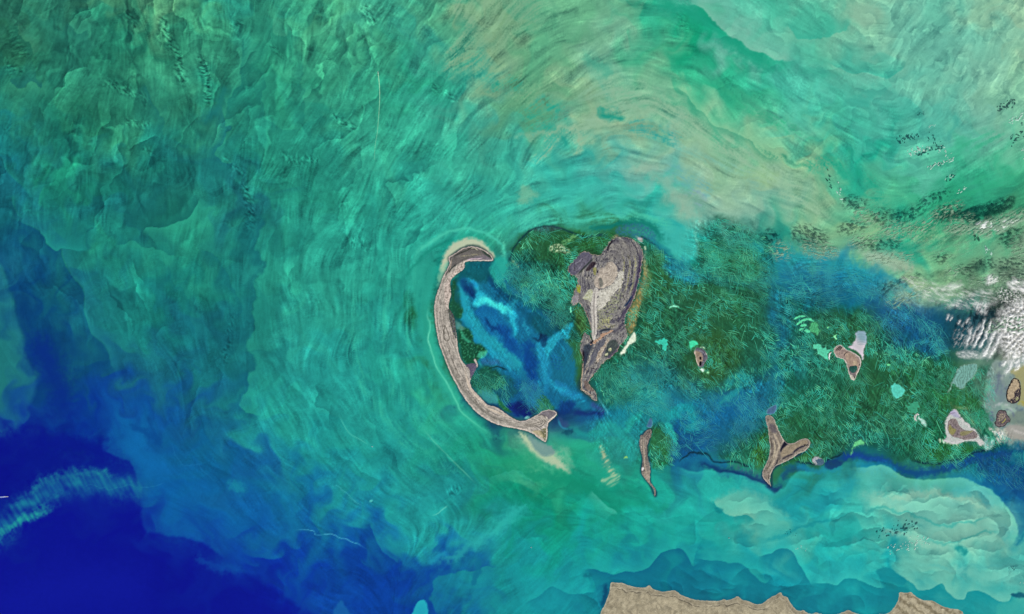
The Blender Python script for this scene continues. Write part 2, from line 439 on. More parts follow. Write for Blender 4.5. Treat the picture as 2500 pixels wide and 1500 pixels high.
# fleecy ripple strips
def fleece(pts, wid, amp, ang, sc=5.5):
    P = spline(pts, 5)
    w = sea.win(P, wid * 2 + 10)
    xx, yy = sea.xy(w, .6)
    d, sg, t = segdist(P, xx, yy)
    x2 = X[w] + .5 * sea.DX[w]; y2 = Y[w] + .5 * sea.DY[w]
    u = x2 * math.cos(ang) + y2 * math.sin(ang); v = -x2 * math.sin(ang) + y2 * math.cos(ang)
    n = gnoise(u / (sc * 2.4), v / sc, 91) + .5 * gnoise(u / (sc * 1.1), v / (sc * .5), 92)
    n = n * np.exp(-(d / wid) ** 2) * sstep(0, .2, t) * sstep(0, .2, 1 - t) * amp
    sea.C[w] = np.clip(sea.C[w] * (1 + n)[..., None] ** np.array([1.2, .9, .8], f32), 0, 1)
for p_, w_, a_, g_ in [([(308,15),(322,50),(340,85)],9,.4,.8), ([(392,15),(400,70),(428,125),(440,180),(462,225)],13,.5,.6), ([(480,125),(500,170),(508,235),(500,265)],11,.55,.2), ([(245,190),(290,215),(340,235),(372,262)],13,.45,.9),
  ([(300,290),(340,305),(375,300)],10,.4,.9), ([(345,365),(365,372),(378,390)],6,.4,.6), ([(800,280),(825,290),(850,310),(870,325)],10,.45,.7), ([(675,370),(720,392),(765,388),(790,395)],10,.4,1.2), ([(590,430),(605,480),(612,530),(600,580)],12,.45,.7),
  ([(660,100),(680,130),(700,140)],8,.4,.8), ([(885,5),(900,40),(930,60)],14,.45,.7), ([(560,60),(600,55)],8,.4,.5), ([(20,60),(40,110),(60,150)],22,.35,-.3), ([(10,160),(60,180)],14,.35,.2), ([(1080,220),(1105,240),(1110,255)],8,.4,.5), ([(1065,200),(1060,230)],7,.4,.4),
  ([(850,600),(880,590),(905,620)],10,.35,1.3), ([(570,760),(560,830),(555,900)],10,.3,.8), ([(540,850),(560,880)],8,.3,.8), ([(1090,1210),(1110,1195),(1130,1200)],11,.35,1.2), ([(1680,10),(1660,40),(1690,80)],12,.25,.4), ([(540,375),(560,400),(600,430)],9,.35,.7)]:
    fleece(p_, w_, a_, g_)
# ---- named water bodies, plumes and fronts, laid down from the chart (west to east)
F, S, R = sea.fill, sea.stroke, sea.front
def tex_streak(x, y):
    i = ((y - SY0) / STEP + .5).astype(int); j = ((x - SX0) / STEP + .5).astype(int)
    return np.clip(.55 + .35 * st1[i, j] + .25 * st2[i, j], 0, 1.3)
def tex_grain(sc, lo, hi, seed):
    return lambda x, y: sstep(lo, hi, fbm(x / sc, y / sc, 3, seed)).astype(f32)

# west: teal plume against the deep blue channel
R([(20,520),(60,548),(98,562),(118,600),(140,613),(151,606),(156,635),(175,672),(206,714),(206,760),(226,812),(258,848),(272,895),(284,930)],
  left=((30,120,136),.6,70), right=((12,76,120),.55,80), edge=3, rag=.5)
R([(100,560),(118,600),(140,613),(152,606),(190,612),(214,608)], left=((34,150,135),.8,22), edge=1.5, rag=.5)
R([(214,608),(205,590),(215,560),(235,548)], left=((26,130,125),.5,30), right=((20,110,115),.5,30), edge=2)
R([(-60,600),(-5,640),(25,715),(45,790),(66,862),(86,915),(86,965),(50,1020)], right=((30,112,136),.6,80), left=((10,66,124),.5,75), edge=10, rag=.5)
S([(95,800),(100,850),(130,910),(150,980),(130,1050)], (8,40,130), 38, .7)
S([(-40,1090),(60,1065),(110,1080),(200,1090),(300,1130),(330,1165)], (9,22,135), 30, .7, rag=.7)
F([(-60,1080),(60,1070),(180,1110),(310,1135),(332,1180),(250,1175),(160,1180),(60,1235),(-60,1320)], (9,20,134), .7, 26)
F([(-60,1290),(30,1265),(120,1215),(220,1200),(335,1195),(350,1270),(400,1310),(500,1335),(560,1390),(640,1440),(760,1520),(800,1640),(-160,1640)], (11,20,140), .75, 40)
S([(-60,1500),(150,1440),(400,1420)], (16,26,154), 60, .5)
R([(250,1100),(300,1122),(318,1130),(333,1165),(338,1190)], left=((14,92,154),.5,60), right=((9,24,130),.4,30), edge=5, rag=.4)
R([(348,1195),(343,1240),(352,1290),(400,1306),(450,1312),(490,1325),(530,1350),(560,1372)], left=((16,82,154),.45,80), right=((11,24,136),.45,45), edge=7, rag=.5)
R([(520,1350),(560,1395),(620,1412),(700,1460),(760,1510)], left=((13,74,154),.4,70), right=((10,26,138),.4,50), edge=16)
S([(470,1345),(500,1370),(560,1390),(610,1400)], (14,80,160), 14, .5)
# the pale arc
arc = lambda x, y: (.72 + .34 * gnoise((x * .85 - y * .5) / 8, (x * .5 + y * .85) / 40, 71) + .3 * gnoise(x / 34, y / 20, 73)).astype(f32)
S([(-40,1330),(10,1285),(60,1240),(110,1203),(170,1180),(240,1178),(300,1190),(350,1196)], (24,112,150), (36,26), .95, tex=arc, taper=.04)
S([(-40,1318),(5,1300),(45,1275),(80,1258),(120,1240)], (34,156,152), 10, .9, tex=arc, taper=.06)
S([(60,1215),(110,1180),(160,1160),(230,1155),(290,1170)], (28,122,148), 12, .7, tex=arc)
S([(190,1190),(240,1188),(290,1190),(345,1192)], (40,140,160), 1.4, .35, tex=arc)
S([(340,1190),(380,1188),(405,1180)], (36,125,175), 1.2, .35, rag=.5)
S([(400,1075),(420,1090),(440,1125),(455,1138),(480,1135),(500,1155),(525,1170),(560,1180)], (36,125,178), 1.2, .25, rag=.6)
F([(560,1178),(590,1180),(600,1205),(570,1200)], (26,140,160), .6, 12)
S([(310,1035),(340,1045),(380,1075),(400,1105)], (10,75,140), 12, .7)
S([(290,1090),(340,1110),(420,1180)], (16,105,170), 26, .5)
# western middle: lobes
R([(345,575),(352,556),(362,552),(385,556),(405,553),(432,543),(460,533),(476,510),(492,480)], right=((44,160,130),.75,40), left=((24,108,98),.8,55), edge=1.4, rag=.45)
R([(278,602),(300,596),(318,590),(345,597),(365,603),(392,612),(412,622),(438,632)], right=((38,150,128),.6,40), left=((24,115,110),.5,30), edge=1.4)
R([(475,600),(500,612),(530,628),(545,655),(560,690),(590,740),(585,790)], left=((34,140,128),.35,40), right=((20,108,118),.4,35), edge=2)
R([(620,500),(640,520),(652,540),(636,570),(628,600),(640,640),(624,720),(618,800),(612,850),(622,880),(604,930),(600,960)], left=((40,152,130),.5,70), right=((22,106,114),.5,70), edge=7, rag=1.5)
R([(604,900),(600,950),(585,985),(596,1000),(640,1020)], left=((40,160,140),.5,40), right=((18,100,122),.5,40), edge=3)
R([(395,640),(410,660),(430,690),(455,720),(470,780),(480,830)], left=((30,130,126),.3,30), right=((20,112,122),.3,30), edge=2)
S([(480,300),(520,280),(545,230),(560,200)], (26,115,110), 12, .6)
R([(640,180),(655,210),(640,240),(650,290),(680,310),(740,320)], left=((50,160,128),.4,40), right=((34,128,112),.5,30), edge=1.5)
R([(745,150),(735,200),(745,235),(745,300),(750,310)], left=((55,162,130),.4,30), right=((36,130,112),.5,25), edge=1.5)
R([(670,40),(668,80),(700,92),(705,70)], left=((70,170,135),.4,30), right=((40,140,115),.5,30), edge=1.5)
R([(355,200),(365,230),(380,270),(398,292),(402,330)], right=((32,120,110),.6,30), left=((52,150,125),.4,25), edge=1.5)
R([(540,250),(550,300),(560,320),(530,370),(545,395),(575,400)], left=((45,150,125),.45,30), right=((26,110,115),.6,35), edge=1.5)
R([(600,90),(585,150),(590,200),(560,240),(545,300)], right=((50,150,125),.4,25), left=((28,118,108),.5,30), edge=1.5)
R([(40,60),(42,80),(60,88),(75,105),(80,135)], right=((36,112,90),.6,30), left=((70,150,115),.5,22), edge=1.5)
R([(165,60),(180,75),(200,82),(215,80)], right=((34,112,98),.6,30), left=((55,150,120),.6,15), edge=1.3)
R([(25,195),(40,212),(65,210),(82,203),(100,215),(108,195)], left=((32,112,105),.6,30), right=((56,150,118),.6,20), edge=1.3)
F([(1004,660),(1040,640),(1078,650),(1066,690),(1056,740),(1055,790),(1066,850),(1098,930),(1130,985),(1100,985),(1050,900),(1016,780)], (42,160,138), .9, 12, rag=.5)
# wakes and pipe lines of the open water
S([(906,1090),(880,1074),(850,1055),(826,1010)], (70,185,165), 1.3, .7, rag=0)
S([(1028,1040),(1070,1090),(1130,1150),(1165,1185)], (95,195,165), 1.4, .6, rag=.15)
# the long plume that wraps round the western island
for k, off in enumerate((0, 26, 52, 84, 120, 160)):
    S([(1100 - off * .5, 520 - off * .3), (1060 - off, 600), (1030 - off, 720), (1022 - off, 850), (1050 - off * .95, 960), (1110 - off * .7, 1040 + off * .25), (1200 - off * .2, 1105 + off * .5)],
      ((30,138,122), (52,175,148))[k % 2], 8 + k, .45, rag=1.2, tex=tex_streak)
S([(1048,745),(1044,770),(1050,795),(1045,830),(1052,850),(1060,880),(1070,905),(1088,930),(1100,955),(1115,985),(1135,1015),(1160,1035),(1200,1060)], (120,225,190), 2.1, .85, rag=.35)
S([(1062,730),(1052,800),(1056,850),(1075,910),(1105,965),(1140,1020),(1200,1062),(1260,1075)], (52,178,145), 10, .6, rag=.4)
S([(1000,640),(1040,600),(1090,570),(1140,560),(1190,572),(1225,600),(1230,640),(1205,665)], (70,195,165), 5, .75, rag=.4)
S([(980,690),(1020,640),(1070,600),(1120,582)], (28,140,120), 5, .6, rag=.5)
S([(1218,560),(1226,600),(1224,640)], (90,205,170), 4, .5, tex=tex_streak)
F([(1078,660),(1083,625),(1105,596),(1140,582),(1170,586),(1195,606),(1207,625),(1198,632),(1175,610),(1140,606),(1110,622),(1094,640),(1090,665)], (176,192,162), .95, 6, rag=.4)
F([(1070,700),(1078,655),(1092,640),(1092,665),(1082,690)], (130,188,155), .75, 7, rag=.4)
F([(1096,632),(1112,612),(1145,597),(1175,600),(1200,625),(1170,618),(1140,612),(1112,628)], (86,110,98), .75, 3, rag=.3)
# south tail plume
S([(1262,1054),(1290,1076),(1325,1100),(1360,1122),(1388,1150)], (160,192,158), 13, .7, rag=.6)
F([(1270,1056),(1300,1075),(1330,1090),(1352,1110),(1372,1130),(1392,1156),(1370,1145),(1335,1128),(1300,1108),(1282,1080)], (170,195,160), .92, 7, rag=.35)
F([(1290,1062),(1318,1076),(1345,1090),(1352,1108),(1325,1112),(1303,1095)], (112,152,144), .9, 5, rag=.3)
S([(1368,1085),(1380,1110),(1392,1155)], (130,190,155), 12, .45)
S([(1250,1150),(1330,1165),(1420,1185),(1490,1210)], (18,140,108), 22, .75)
S([(1210,1120),(1290,1130),(1340,1145)], (28,150,110), 18, .5)
R([(1190,1165),(1220,1155),(1255,1152),(1290,1165),(1310,1190)], right=((40,160,130),.5,25), left=((22,140,105),.5,20), edge=1.5)
wisp = lambda x, y: np.clip(.35 + 1.1 * sstep(-.3, .5, gnoise((x * .5 + y * .85) / 5.5, (x * .85 - y * .5) / 26, 72)), 0, 1).astype(f32)
S([(1466,1085),(1474,1110),(1485,1140),(1500,1160),(1506,1170)], (160,190,150), (5,11), .85, rag=.4, tex=wisp, taper=.12)
F([(1470,1172),(1490,1160),(1512,1158),(1510,1172),(1495,1186),(1476,1182)], (140,192,152), .8, 5, rag=.4, tex=wisp)
R([(1445,1195),(1462,1215),(1480,1235),(1502,1245),(1508,1258)], right=((70,180,155),.6,18), left=((18,140,112),.7,26), edge=1.3, rag=.3)
S([(1500,1195),(1540,1190),(1570,1215),(1600,1250),(1620,1235),(1640,1205)], (20,146,118), 11, .5)
S([(1510,1175),(1560,1170),(1590,1195),(1602,1235),(1590,1250)], (36,175,140), 5, .5, tex=tex_streak)
# central north: beige stream and channels
S([(1130,-40),(1122,20),(1150,60),(1110,120),(1090,170),(1060,190)], (128,172,138), 14, .5, rag=1.6, tex=tex_streak)
F([(1070,-40),(1180,-40),(1300,-40),(1340,40),(1250,120),(1190,150),(1120,170),(1080,150),(1130,100),(1110,40)], (124,170,134), .5, 30, rag=2, tex=tex_streak)
F([(1100,120),(1180,130),(1260,170),(1330,230),(1400,290),(1340,280),(1240,240),(1180,230),(1140,190)], (128,172,134), .5, 26, rag=2, tex=tex_streak)
S([(1440,150),(1500,220),(1560,250),(1640,280),(1720,330),(1810,385),(1900,440),(1990,510),(2060,565)], (146,188,154), (44,32), .65, rag=1.6, tex=tex_streak)
S([(1400,200),(1480,240),(1560,250),(1610,260)], (130,180,148), 44, .5, rag=1.5, tex=tex_streak)
F([(1480,280),(1500,292),(1495,305),(1470,320),(1430,340),(1415,370),(1402,372),(1398,330),(1380,330),(1360,350),(1330,375),(1300,395),(1330,350),(1290,335),(1255,335),(1330,312),(1390,290),(1440,285)], (140,184,150), .8, 14, rag=1.8, tex=tex_streak)
S([(1270,335),(1330,322),(1385,312),(1420,330),(1412,365)], (142,184,150), 8, .55, rag=1.3)
S([(1400,325),(1450,305),(1490,292)], (142,186,152), 10, .55, rag=1.3)
S([(1371,328),(1376,345),(1382,364)], (40,155,135), 6, .7, rag=.8)
F([(1462,272),(1490,265),(1520,285),(1500,292),(1470,285)], (26,150,128), .8, 14, rag=1.8)
S([(1520,290),(1560,310),(1610,325),(1680,350)], (40,155,145), 20, .6, rag=1.6, tex=tex_streak)
S([(1260,300),(1300,270),(1340,260),(1372,285),(1320,310),(1260,320)], (36,160,135), 20, .65, rag=1.7, tex=tex_streak)
S([(1180,205),(1240,210),(1280,190)], (30,150,125), 18, .6, rag=1.6, tex=tex_streak)
S([(1420,130),(1470,165),(1495,195)], (75,168,138), 14, .6, rag=1.2)
F([(1275,455),(1300,465),(1310,480),(1285,492),(1268,480)], (125,185,150), .6, 12, rag=1.8)
F([(1465,355),(1500,348),(1540,355),(1520,368),(1475,370)], (105,190,165), .6, 14, rag=1.6, tex=tex_streak)
S([(1510,425),(1570,410),(1620,440),(1650,485),(1690,520),(1720,560)], (150,185,160), (14,22), .6, rag=.9)
S([(1620,400),(1680,440),(1760,470)], (100,170,165), 22, .6, tex=tex_streak)
S([(1600,385),(1680,375),(1800,420),(1880,470)], (110,175,155), 14, .4, tex=tex_streak)
S([(1660,480),(1700,470),(1720,490),(1690,500)], (130,165,170), 8, .55, tex=tex_streak)
S([(1560,0),(1620,12),(1690,30),(1740,66),(1800,112),(1860,148),(1935,168)], (30,158,124), (20,24), .85, rag=.8)
S([(1935,168),(2000,180),(2060,180)], (55,168,140), 16, .5)
R([(1675,14),(1710,20),(1738,50),(1765,75),(1800,100),(1850,128),(1905,146),(1950,150)], left=((124,192,166),.8,60), right=((36,160,126),.5,26), edge=3, rag=.7)
S([(1700,190),(1760,205),(1800,240),(1850,275),(1905,300),(1990,350)], (50,166,124), 16, .6, rag=.9, tex=tex_streak)
R([(1628,212),(1660,222),(1690,250),(1712,272),(1740,300),(1780,318),(1805,330),(1838,350),(1850,365),(1888,385),(1920,392)], left=((130,196,150),.7,30), right=((84,165,128),.75,14), edge=1.3, rag=.8)
S([(1835,345),(1860,365),(1900,385),(1945,400),(2015,400)], (60,150,115), 6, .7, tex=tex_streak)
S([(1960,420),(2030,400),(2100,440),(2140,480),(2170,520)], (34,158,126), 20, .75, rag=1.2, tex=tex_streak)
S([(2050,260),(2110,245),(2170,195),(2190,165)], (58,170,148), 18, .6)
R([(2020,150),(2070,175),(2120,180),(2165,195),(2190,180),(2215,150)], right=((118,190,162),.4,40), left=((62,172,148),.6,26), edge=2, rag=.7)
R([(1910,60),(1960,95),(2000,100),(2040,85),(2085,60)], right=((115,188,158),.5,35), left=((62,175,148),.6,45), edge=3)
F([(2070,20),(2130,10),(2150,40),(2120,70),(2085,55)], (142,188,158), .55, 14)
S([(2325,270),(2335,300),(2315,340),(2325,360)], (70,168,148), 7, .6)
S([(2330,360),(2400,345),(2460,330)], (60,168,130), 20, .6, tex=tex_streak)
S([(2200,500),(2300,490),(2420,450),(2500,420)], (48,165,122), 24, .5, tex=tex_streak)
S([(2050,545),(2140,560),(2230,575),(2330,570)], (148,182,138), 26, .5, tex=tex_streak)
S([(2100,615),(2180,640),(2240,660)], (165,188,158), 22, .85, rag=.6)
S([(2080,600),(2130,622),(2200,660)], (150,190,165), 14, .5)
S([(2110,590),(2200,600),(2260,620)], (70,160,130), 14, .5, tex=tex_streak)
# turquoise belt north of the islands
S([(1230,575),(1300,545),(1400,535),(1500,530),(1600,545),(1650,575),(1685,600)], (72,190,160), 20, .7, rag=.8, tex=tex_streak)
F([(1600,560),(1640,555),(1680,560),(1700,600),(1690,632),(1660,640),(1630,612)], (62,180,165), .8, 9, rag=.4)
S([(1690,560),(1706,600),(1698,630)], (120,190,165), 8, .5)
S([(1412,556),(1470,556),(1530,545),(1580,548),(1612,575),(1640,600)], (18,120,108), (7,12), .8, rag=.4)

# curdled pale water in the north-east
rc_ = np.random.RandomState(51)
for k in range(190):
    x = rc_.uniform(2120, 2540); y = rc_.uniform(-30, 270)
    if rc_.rand() > sstep(2120, 2330, x) * .9 + .12: continue
    a = rc_.normal(-1.0, .7); Ln = rc_.uniform(14, 52); t = np.linspace(-.5, .5, 6)
    off = rc_.normal(0, .35) * Ln * (4 * t * t - .5) + rc_.normal(0, Ln * .06, 6)
    lip(np.stack([x + math.cos(a) * t * Ln - math.sin(a) * off, y + math.sin(a) * t * Ln + math.cos(a) * off], -1), .035, .065, 14, 8, 1 if k % 2 else -1, rag=.9, edge=1.4)
for k in range(60):
    x = rc_.uniform(1750, 2250); y = rc_.uniform(-30, 420)
    a = rc_.normal(.3, .6); Ln = rc_.uniform(40, 120); t = np.linspace(-.5, .5, 6)
    off = rc_.normal(0, .22) * Ln * (4 * t * t - .5) + rc_.normal(0, Ln * .05, 6)
    lip(np.stack([x + math.cos(a) * t * Ln - math.sin(a) * off, y + math.sin(a) * t * Ln + math.cos(a) * off], -1), .035, .05, 28, 16, 1 if k % 2 else -1, rag=1.1, edge=2)

# ---- sea-grass shallows
GRASS_A = [(1243,640),(1258,602),(1300,560),(1345,553),(1400,572),(1475,572),(1540,580),(1570,585),(1600,598),(1630,625),(1660,645),(1692,645),(1708,600),(1718,555),(1745,530),(1790,535),(1840,560),(1880,600),(1898,650),(1885,720),(1900,800),(1892,870),(1880,930),(1840,965),(1770,950),(1720,985),(1640,965),(1560,960),(1490,985),(1455,940),(1440,910),(1410,870),(1402,830),(1380,840),(1350,790),(1300,745),(1262,700)]
GRASS_B = [(1890,700),(1960,690),(2060,745),(2150,760),(2190,745),(2290,810),(2340,900),(2420,900),(2430,960),(2420,1040),(2470,1070),(2380,1105),(2300,1122),(2235,1128),(2180,1110),(2140,1088),(2080,1090),(2020,1120),(1960,1128),(1900,1128),(1842,1138),(1800,1125),(1760,1118),(1762,1090),(1820,1060),(1850,1020),(1880,960),(1895,880),(1893,800)]
GRASS_C = [(1584,1085),(1594,1040),(1615,1028),(1640,1050),(1660,1090),(1640,1130),(1600,1145),(1586,1130)]
grain = tex_grain(7, -.35, .5, 81)
def green(poly, rgb, a, soft=16):
    F(poly, rgb, a, soft, tex=lambda x, y: .45 + .55 * sstep(-.25, .35, fbm(x / 38, y / 38, 4, 83)))
green(GRASS_A, (24,80,60), .72); green(GRASS_B, (22,84,62), .7); green(GRASS_C, (32,96,52), .7, 7)
for P, c, a, so in [
  ([(1262,600),(1300,566),(1350,560),(1420,578),(1480,585),(1470,610),(1420,612),(1385,640),(1380,690),(1340,640),(1290,620)], (42,92,48), .6, 18),
  ([(1575,600),(1620,640),(1690,680),(1800,690),(1870,700),(1870,800),(1800,930),(1720,950),(1650,820),(1590,760),(1580,680)], (36,92,62), .5, 35),
  ([(1700,830),(1760,810),(1800,840),(1790,900),(1740,940),(1700,920),(1680,880)], (50,92,44), .6, 24),
  ([(1590,610),(1640,650),(1620,720),(1580,700)], (46,92,48), .6, 15),
  ([(1640,690),(1720,700),(1800,760),(1760,800),(1680,770)], (42,92,56), .45, 26),
  ([(1720,600),(1850,620),(1860,660),(1760,660)], (52,120,70), .45, 22),
  ([(2060,860),(2130,850),(2200,900),(2260,960),(2200,1060),(2120,1040),(2080,960)], (40,94,58), .45, 34),
  ([(1990,770),(2060,760),(2110,800),(2060,840),(1990,830),(1970,810)], (40,94,62), .5, 20),
  ([(1910,1010),(1990,1030),(2060,1070),(1990,1110),(1930,1070)], (36,92,58), .5, 22),
  ([(1838,1100),(1872,1060),(1874,1110),(1858,1140),(1836,1130)], (56,104,40), .65, 11),
  ([(1955,1110),(1990,1095),(2000,1120),(1960,1128)], (48,100,50), .6, 9),
  ([(2260,1090),(2320,1085),(2400,1090),(2330,1115),(2270,1120)], (40,100,44), .7, 10),
  ([(2300,950),(2370,960),(2400,1010),(2340,1000),(2290,1000)], (44,104,50), .6, 14),
  ([(1594,1040),(1625,1060),(1640,1100),(1600,1110),(1586,1090)], (44,104,58), .6, 9),
  ([(1400,560),(1440,575),(1490,572),(1480,595),(1420,590)], (40,96,44), .6, 8),
  ([(1385,840),(1412,830),(1416,900),(1412,940),(1390,900)], (50,110,62), .6, 10),
  ([(1440,950),(1450,920),(1480,890),(1560,880),(1600,930),(1560,980),(1470,990)], (24,100,88), .55, 18)]:
    F(P, c, a, so, rag=1.4)
# dark moulting rims of the meadows
for P in [[(1243,640),(1258,602),(1300,560),(1345,553),(1375,562),(1410,574),(1430,580),(1450,575),(1474,572)], [(1562,576),(1600,598),(1630,625),(1645,640)]]:
    S(P, (18,62,66), 2.6, .75, rag=.35, taper=.05)
F([(1300,560),(1345,553),(1372,562),(1340,566)], (60,84,90), .5, 5, rag=.4)
F([(1500,562),(1525,548),(1560,545),(1590,560),(1600,592),(1570,585),(1540,580),(1510,576)], (50,110,135), .75, 5, rag=.4, tex=tex_grain(5, -.5, .4, 84))
F([(1590,580),(1620,600),(1650,640),(1640,650),(1610,615)], (30,130,140), .7, 8)
# blue deeps between the meadows
for P, c, a, so in [
  ([(1890,610),(1980,640),(2080,660),(2160,690),(2180,720),(2080,720),(1990,710),(1920,740),(1890,790),(1885,700)], (30,126,152), .6, 45),
  ([(1935,680),(2040,690),(2100,720),(2030,745),(1950,730)], (22,96,120), .6, 16),
  ([(2060,660),(2130,665),(2150,695),(2090,690)], (26,120,145), .7, 12),
  ([(2110,735),(2220,745),(2310,790),(2320,850),(2250,860),(2170,800)], (20,86,128), .7, 22),
  ([(1885,760),(1925,790),(1920,850),(1895,840)], (22,98,128), .5, 16),
  ([(1640,680),(1700,660),(1800,680),(1870,690),(1780,700)], (30,120,130), .4, 16),
  ([(1655,630),(1690,650),(1700,690),(1650,680),(1625,650)], (32,125,145), .7, 14),
  ([(1560,880),(1640,900),(1640,960),(1560,950),(1520,920)], (28,110,118), .6, 20),
  ([(1600,950),(1700,940),(1770,960),(1740,1000),(1640,1010)], (28,118,140), .6, 22),
  ([(1680,985),(1780,985),(1860,990),(1865,1040),(1800,1080),(1740,1100),(1690,1095),(1655,1060)], (22,106,136), .5, 26),
  ([(1790,950),(1880,930),(1885,980),(1860,1000),(1780,1000)], (22,98,140), .55, 20),
  ([(1650,1040),(1700,1060),(1680,1110),(1640,1130),(1635,1100)], (18,80,125), .7, 12),
  ([(1880,900),(1920,930),(1900,1000),(1880,980)], (24,105,130), .5, 14)]:
    F(P, c, a, so, rag=1.5)
for P, c, w, a in [
  ([(1750,960),(1790,925),(1815,915),(1790,960),(1745,1000)], (36,150,150), 12, .7),
  ([(1560,1000),(1590,960),(1620,1000),(1650,1050)], (34,155,150), 26, .65),
  ([(1620,1020),(1680,1000),(1700,1040),(1650,1050)], (30,160,155), 18, .6),
  ([(1520,1060),(1545,1030),(1570,1000)], (38,165,150), 10, .7),
  ([(1430,1060),(1500,1050),(1540,1110),(1500,1130)], (36,160,148), 20, .6),
  ([(1780,1000),(1820,960),(1870,950)], (26,120,150), 10, .5),
  ([(1870,630),(1840,600),(1880,640)], (30,150,150), 14, .6)]:
    S(P, c, w, a, rag=1.3)
F([(1625,1030),(1640,1040),(1650,1070),(1652,1085),(1640,1075),(1628,1055)], (40,175,165), .85, 3, rag=.4)
F([(1885,640),(1920,645),(1890,680),(1860,660)], (36,150,150), .4, 14)
S([(1880,625),(1940,625),(2010,635),(2070,650),(2140,675)], (32,152,160), 22, .6, rag=1.4)
S([(2080,655),(2140,672),(2200,700),(2260,730)], (40,150,160), 12, .5, rag=1.4)
F([(2280,770),(2340,740),(2420,760),(2430,820),(2390,860),(2330,870),(2290,840)], (18,74,88), .6, 26, rag=1.4)
S([(2290,740),(2350,745),(2420,730)], (60,140,110), 20, .6, rag=1.4, tex=tex_streak)
S([(1905,1150),(1935,1140),(1975,1138)], (22,96,108), 8, .7)
S([(1905,1135),(1930,1124),(1955,1116)], (30,92,52), 6, .6)
# drop-off south of the meadows
for P, c, w, a in [
  ([(1700,1120),(1760,1150),(1820,1160),(1865,1180),(1890,1200),(1905,1180)], (16,58,104), (14,9), .85),
  ([(1640,1140),(1690,1118),(1740,1125),(1780,1140)], (22,105,140), 13, .8),
  ([(1905,1170),(1935,1150),(1970,1145)], (20,70,110), 10, .6),
  ([(2010,1128),(2060,1118),(2110,1112),(2160,1128),(2210,1148),(2270,1152),(2340,1135),(2420,1112),(2520,1110)], (16,68,120), (10,15), .85),
  ([(2060,1118),(2110,1116),(2170,1128)], (22,66,140), 7, .7),
  ([(2380,1130),(2440,1140),(2500,1150)], (15,66,122), 20, .7),
  ([(2400,1165),(2460,1190),(2520,1220)], (16,82,132), 26, .65),
  ([(1940,1140),(2000,1150),(2060,1145)], (28,140,165), 12, .6),
  ([(2470,1110),(2510,1120)], (28,130,135), 14, .6)]:
    S(P, c, w, a, rag=.7, taper=.12)
for P in [[(1655,1130),(1672,1112),(1690,1103),(1728,1108),(1750,1128),(1790,1130),(1838,1140)], [(1940,1128),(1985,1132),(2030,1118),(2060,1108)], [(2225,1128),(2290,1130),(2350,1118),(2420,1095)]]:
    S(P, (12,44,58), 2.4, .8, rag=.6, taper=.1)
F([(1780,1135),(1840,1142),(1862,1165),(1868,1185),(1840,1160),(1800,1150)], (60,95,120), .5, 5, rag=.6, tex=tex_grain(6, -.3, .5, 85))
R([(1640,1135),(1680,1148),(1740,1152),(1800,1158),(1850,1175),(1885,1205),(1910,1190),(1950,1155),(2010,1150)], right=((44,180,170),.7,24), edge=4, rag=.6)
F([(2012,1128),(2030,1122),(2060,1126),(2050,1138),(2025,1150)], (20,60,105), .75, 4, rag=.8)
# ---- the lagoon inside the crescent
F([(1100,735),(1104,700),(1122,675),(1150,645),(1205,645),(1232,690),(1290,735),(1345,790),(1375,830),(1400,850),(1405,930),(1425,965),(1445,1000),(1340,1000),(1300,1015),(1265,1020),(1215,990),(1175,960),(1150,940),(1175,895),(1165,870),(1135,830),(1118,800)], (24,112,142), .85, 8, rag=.5)
F([(1128,645),(1160,640),(1205,640),(1215,680),(1170,690),(1130,690),(1108,690)], (16,88,94), .8, 10, rag=.5)
F([(1203,640),(1225,625),(1240,650),(1228,690),(1250,720),(1235,715),(1205,690),(1198,660)], (40,168,150), .75, 7, rag=.5)
S([(1205,680),(1240,720),(1290,740),(1340,770)], (18,92,100), 12, .75, rag=.5)
S([(1188,668),(1198,690),(1220,715),(1262,728)], (14,70,104), 8, .65, rag=.5)
F([(1120,700),(1140,735),(1160,775),(1180,800),(1225,835),(1262,865),(1275,900),(1255,905),(1210,875),(1170,845),(1145,815),(1128,770)], (32,146,166), .7, 9, rag=.9)
S([(1125,700),(1132,740),(1152,780),(1165,812),(1195,835),(1235,852),(1262,876),(1268,900)], (34,152,168), 15, .85, rag=.7, taper=.08)
S([(1205,862),(1240,885),(1265,898)], (36,146,168), 12, .6, rag=.8)
F([(1147,677),(1160,690),(1175,710),(1190,724),(1206,735),(1230,746),(1250,738),(1258,745),(1260,765),(1262,800),(1256,830),(1248,800),(1238,764),(1214,756),(1192,740),(1172,752),(1158,744),(1166,722),(1158,700)], (40,178,200), .85, 8, rag=.8)
F([(1164,742),(1172,730),(1186,728),(1206,742),(1232,750),(1254,738),(1259,752),(1246,766),(1222,760),(1196,744),(1176,752)], (58,204,208), .7, 9, rag=1.0, tex=tex_grain(9, -.6, .2, 97))
S([(1166,738),(1186,731),(1208,744),(1230,753),(1250,748)], (64,216,212), 8, .85, rag=.5)
S([(1150,684),(1166,702)], (28,140,190), 5, .6, rag=.4)
S([(1132,700),(1146,710),(1158,724)], (16,66,112), 9, .85, rag=.6)
S([(1124,690),(1140,682),(1152,690)], (22,96,138), 8, .6)
F([(1160,764),(1178,746),(1205,753),(1226,772),(1250,808),(1268,845),(1284,888),(1272,882),(1240,852),(1200,818),(1174,788)], (22,108,156), .85, 5, rag=.5)
S([(1205,790),(1235,820),(1262,858)], (16,78,140), 11, .7, rag=.6)
S([(1174,776),(1192,787),(1214,806),(1228,822)], (13,60,112), 7, .7, rag=1.0)
S([(1268,828),(1284,860),(1300,910),(1305,950)], (15,80,144), 14, .8, rag=.7)
S([(1170,882),(1195,888),(1225,885)], (52,104,142), 10, .55, rag=.9)
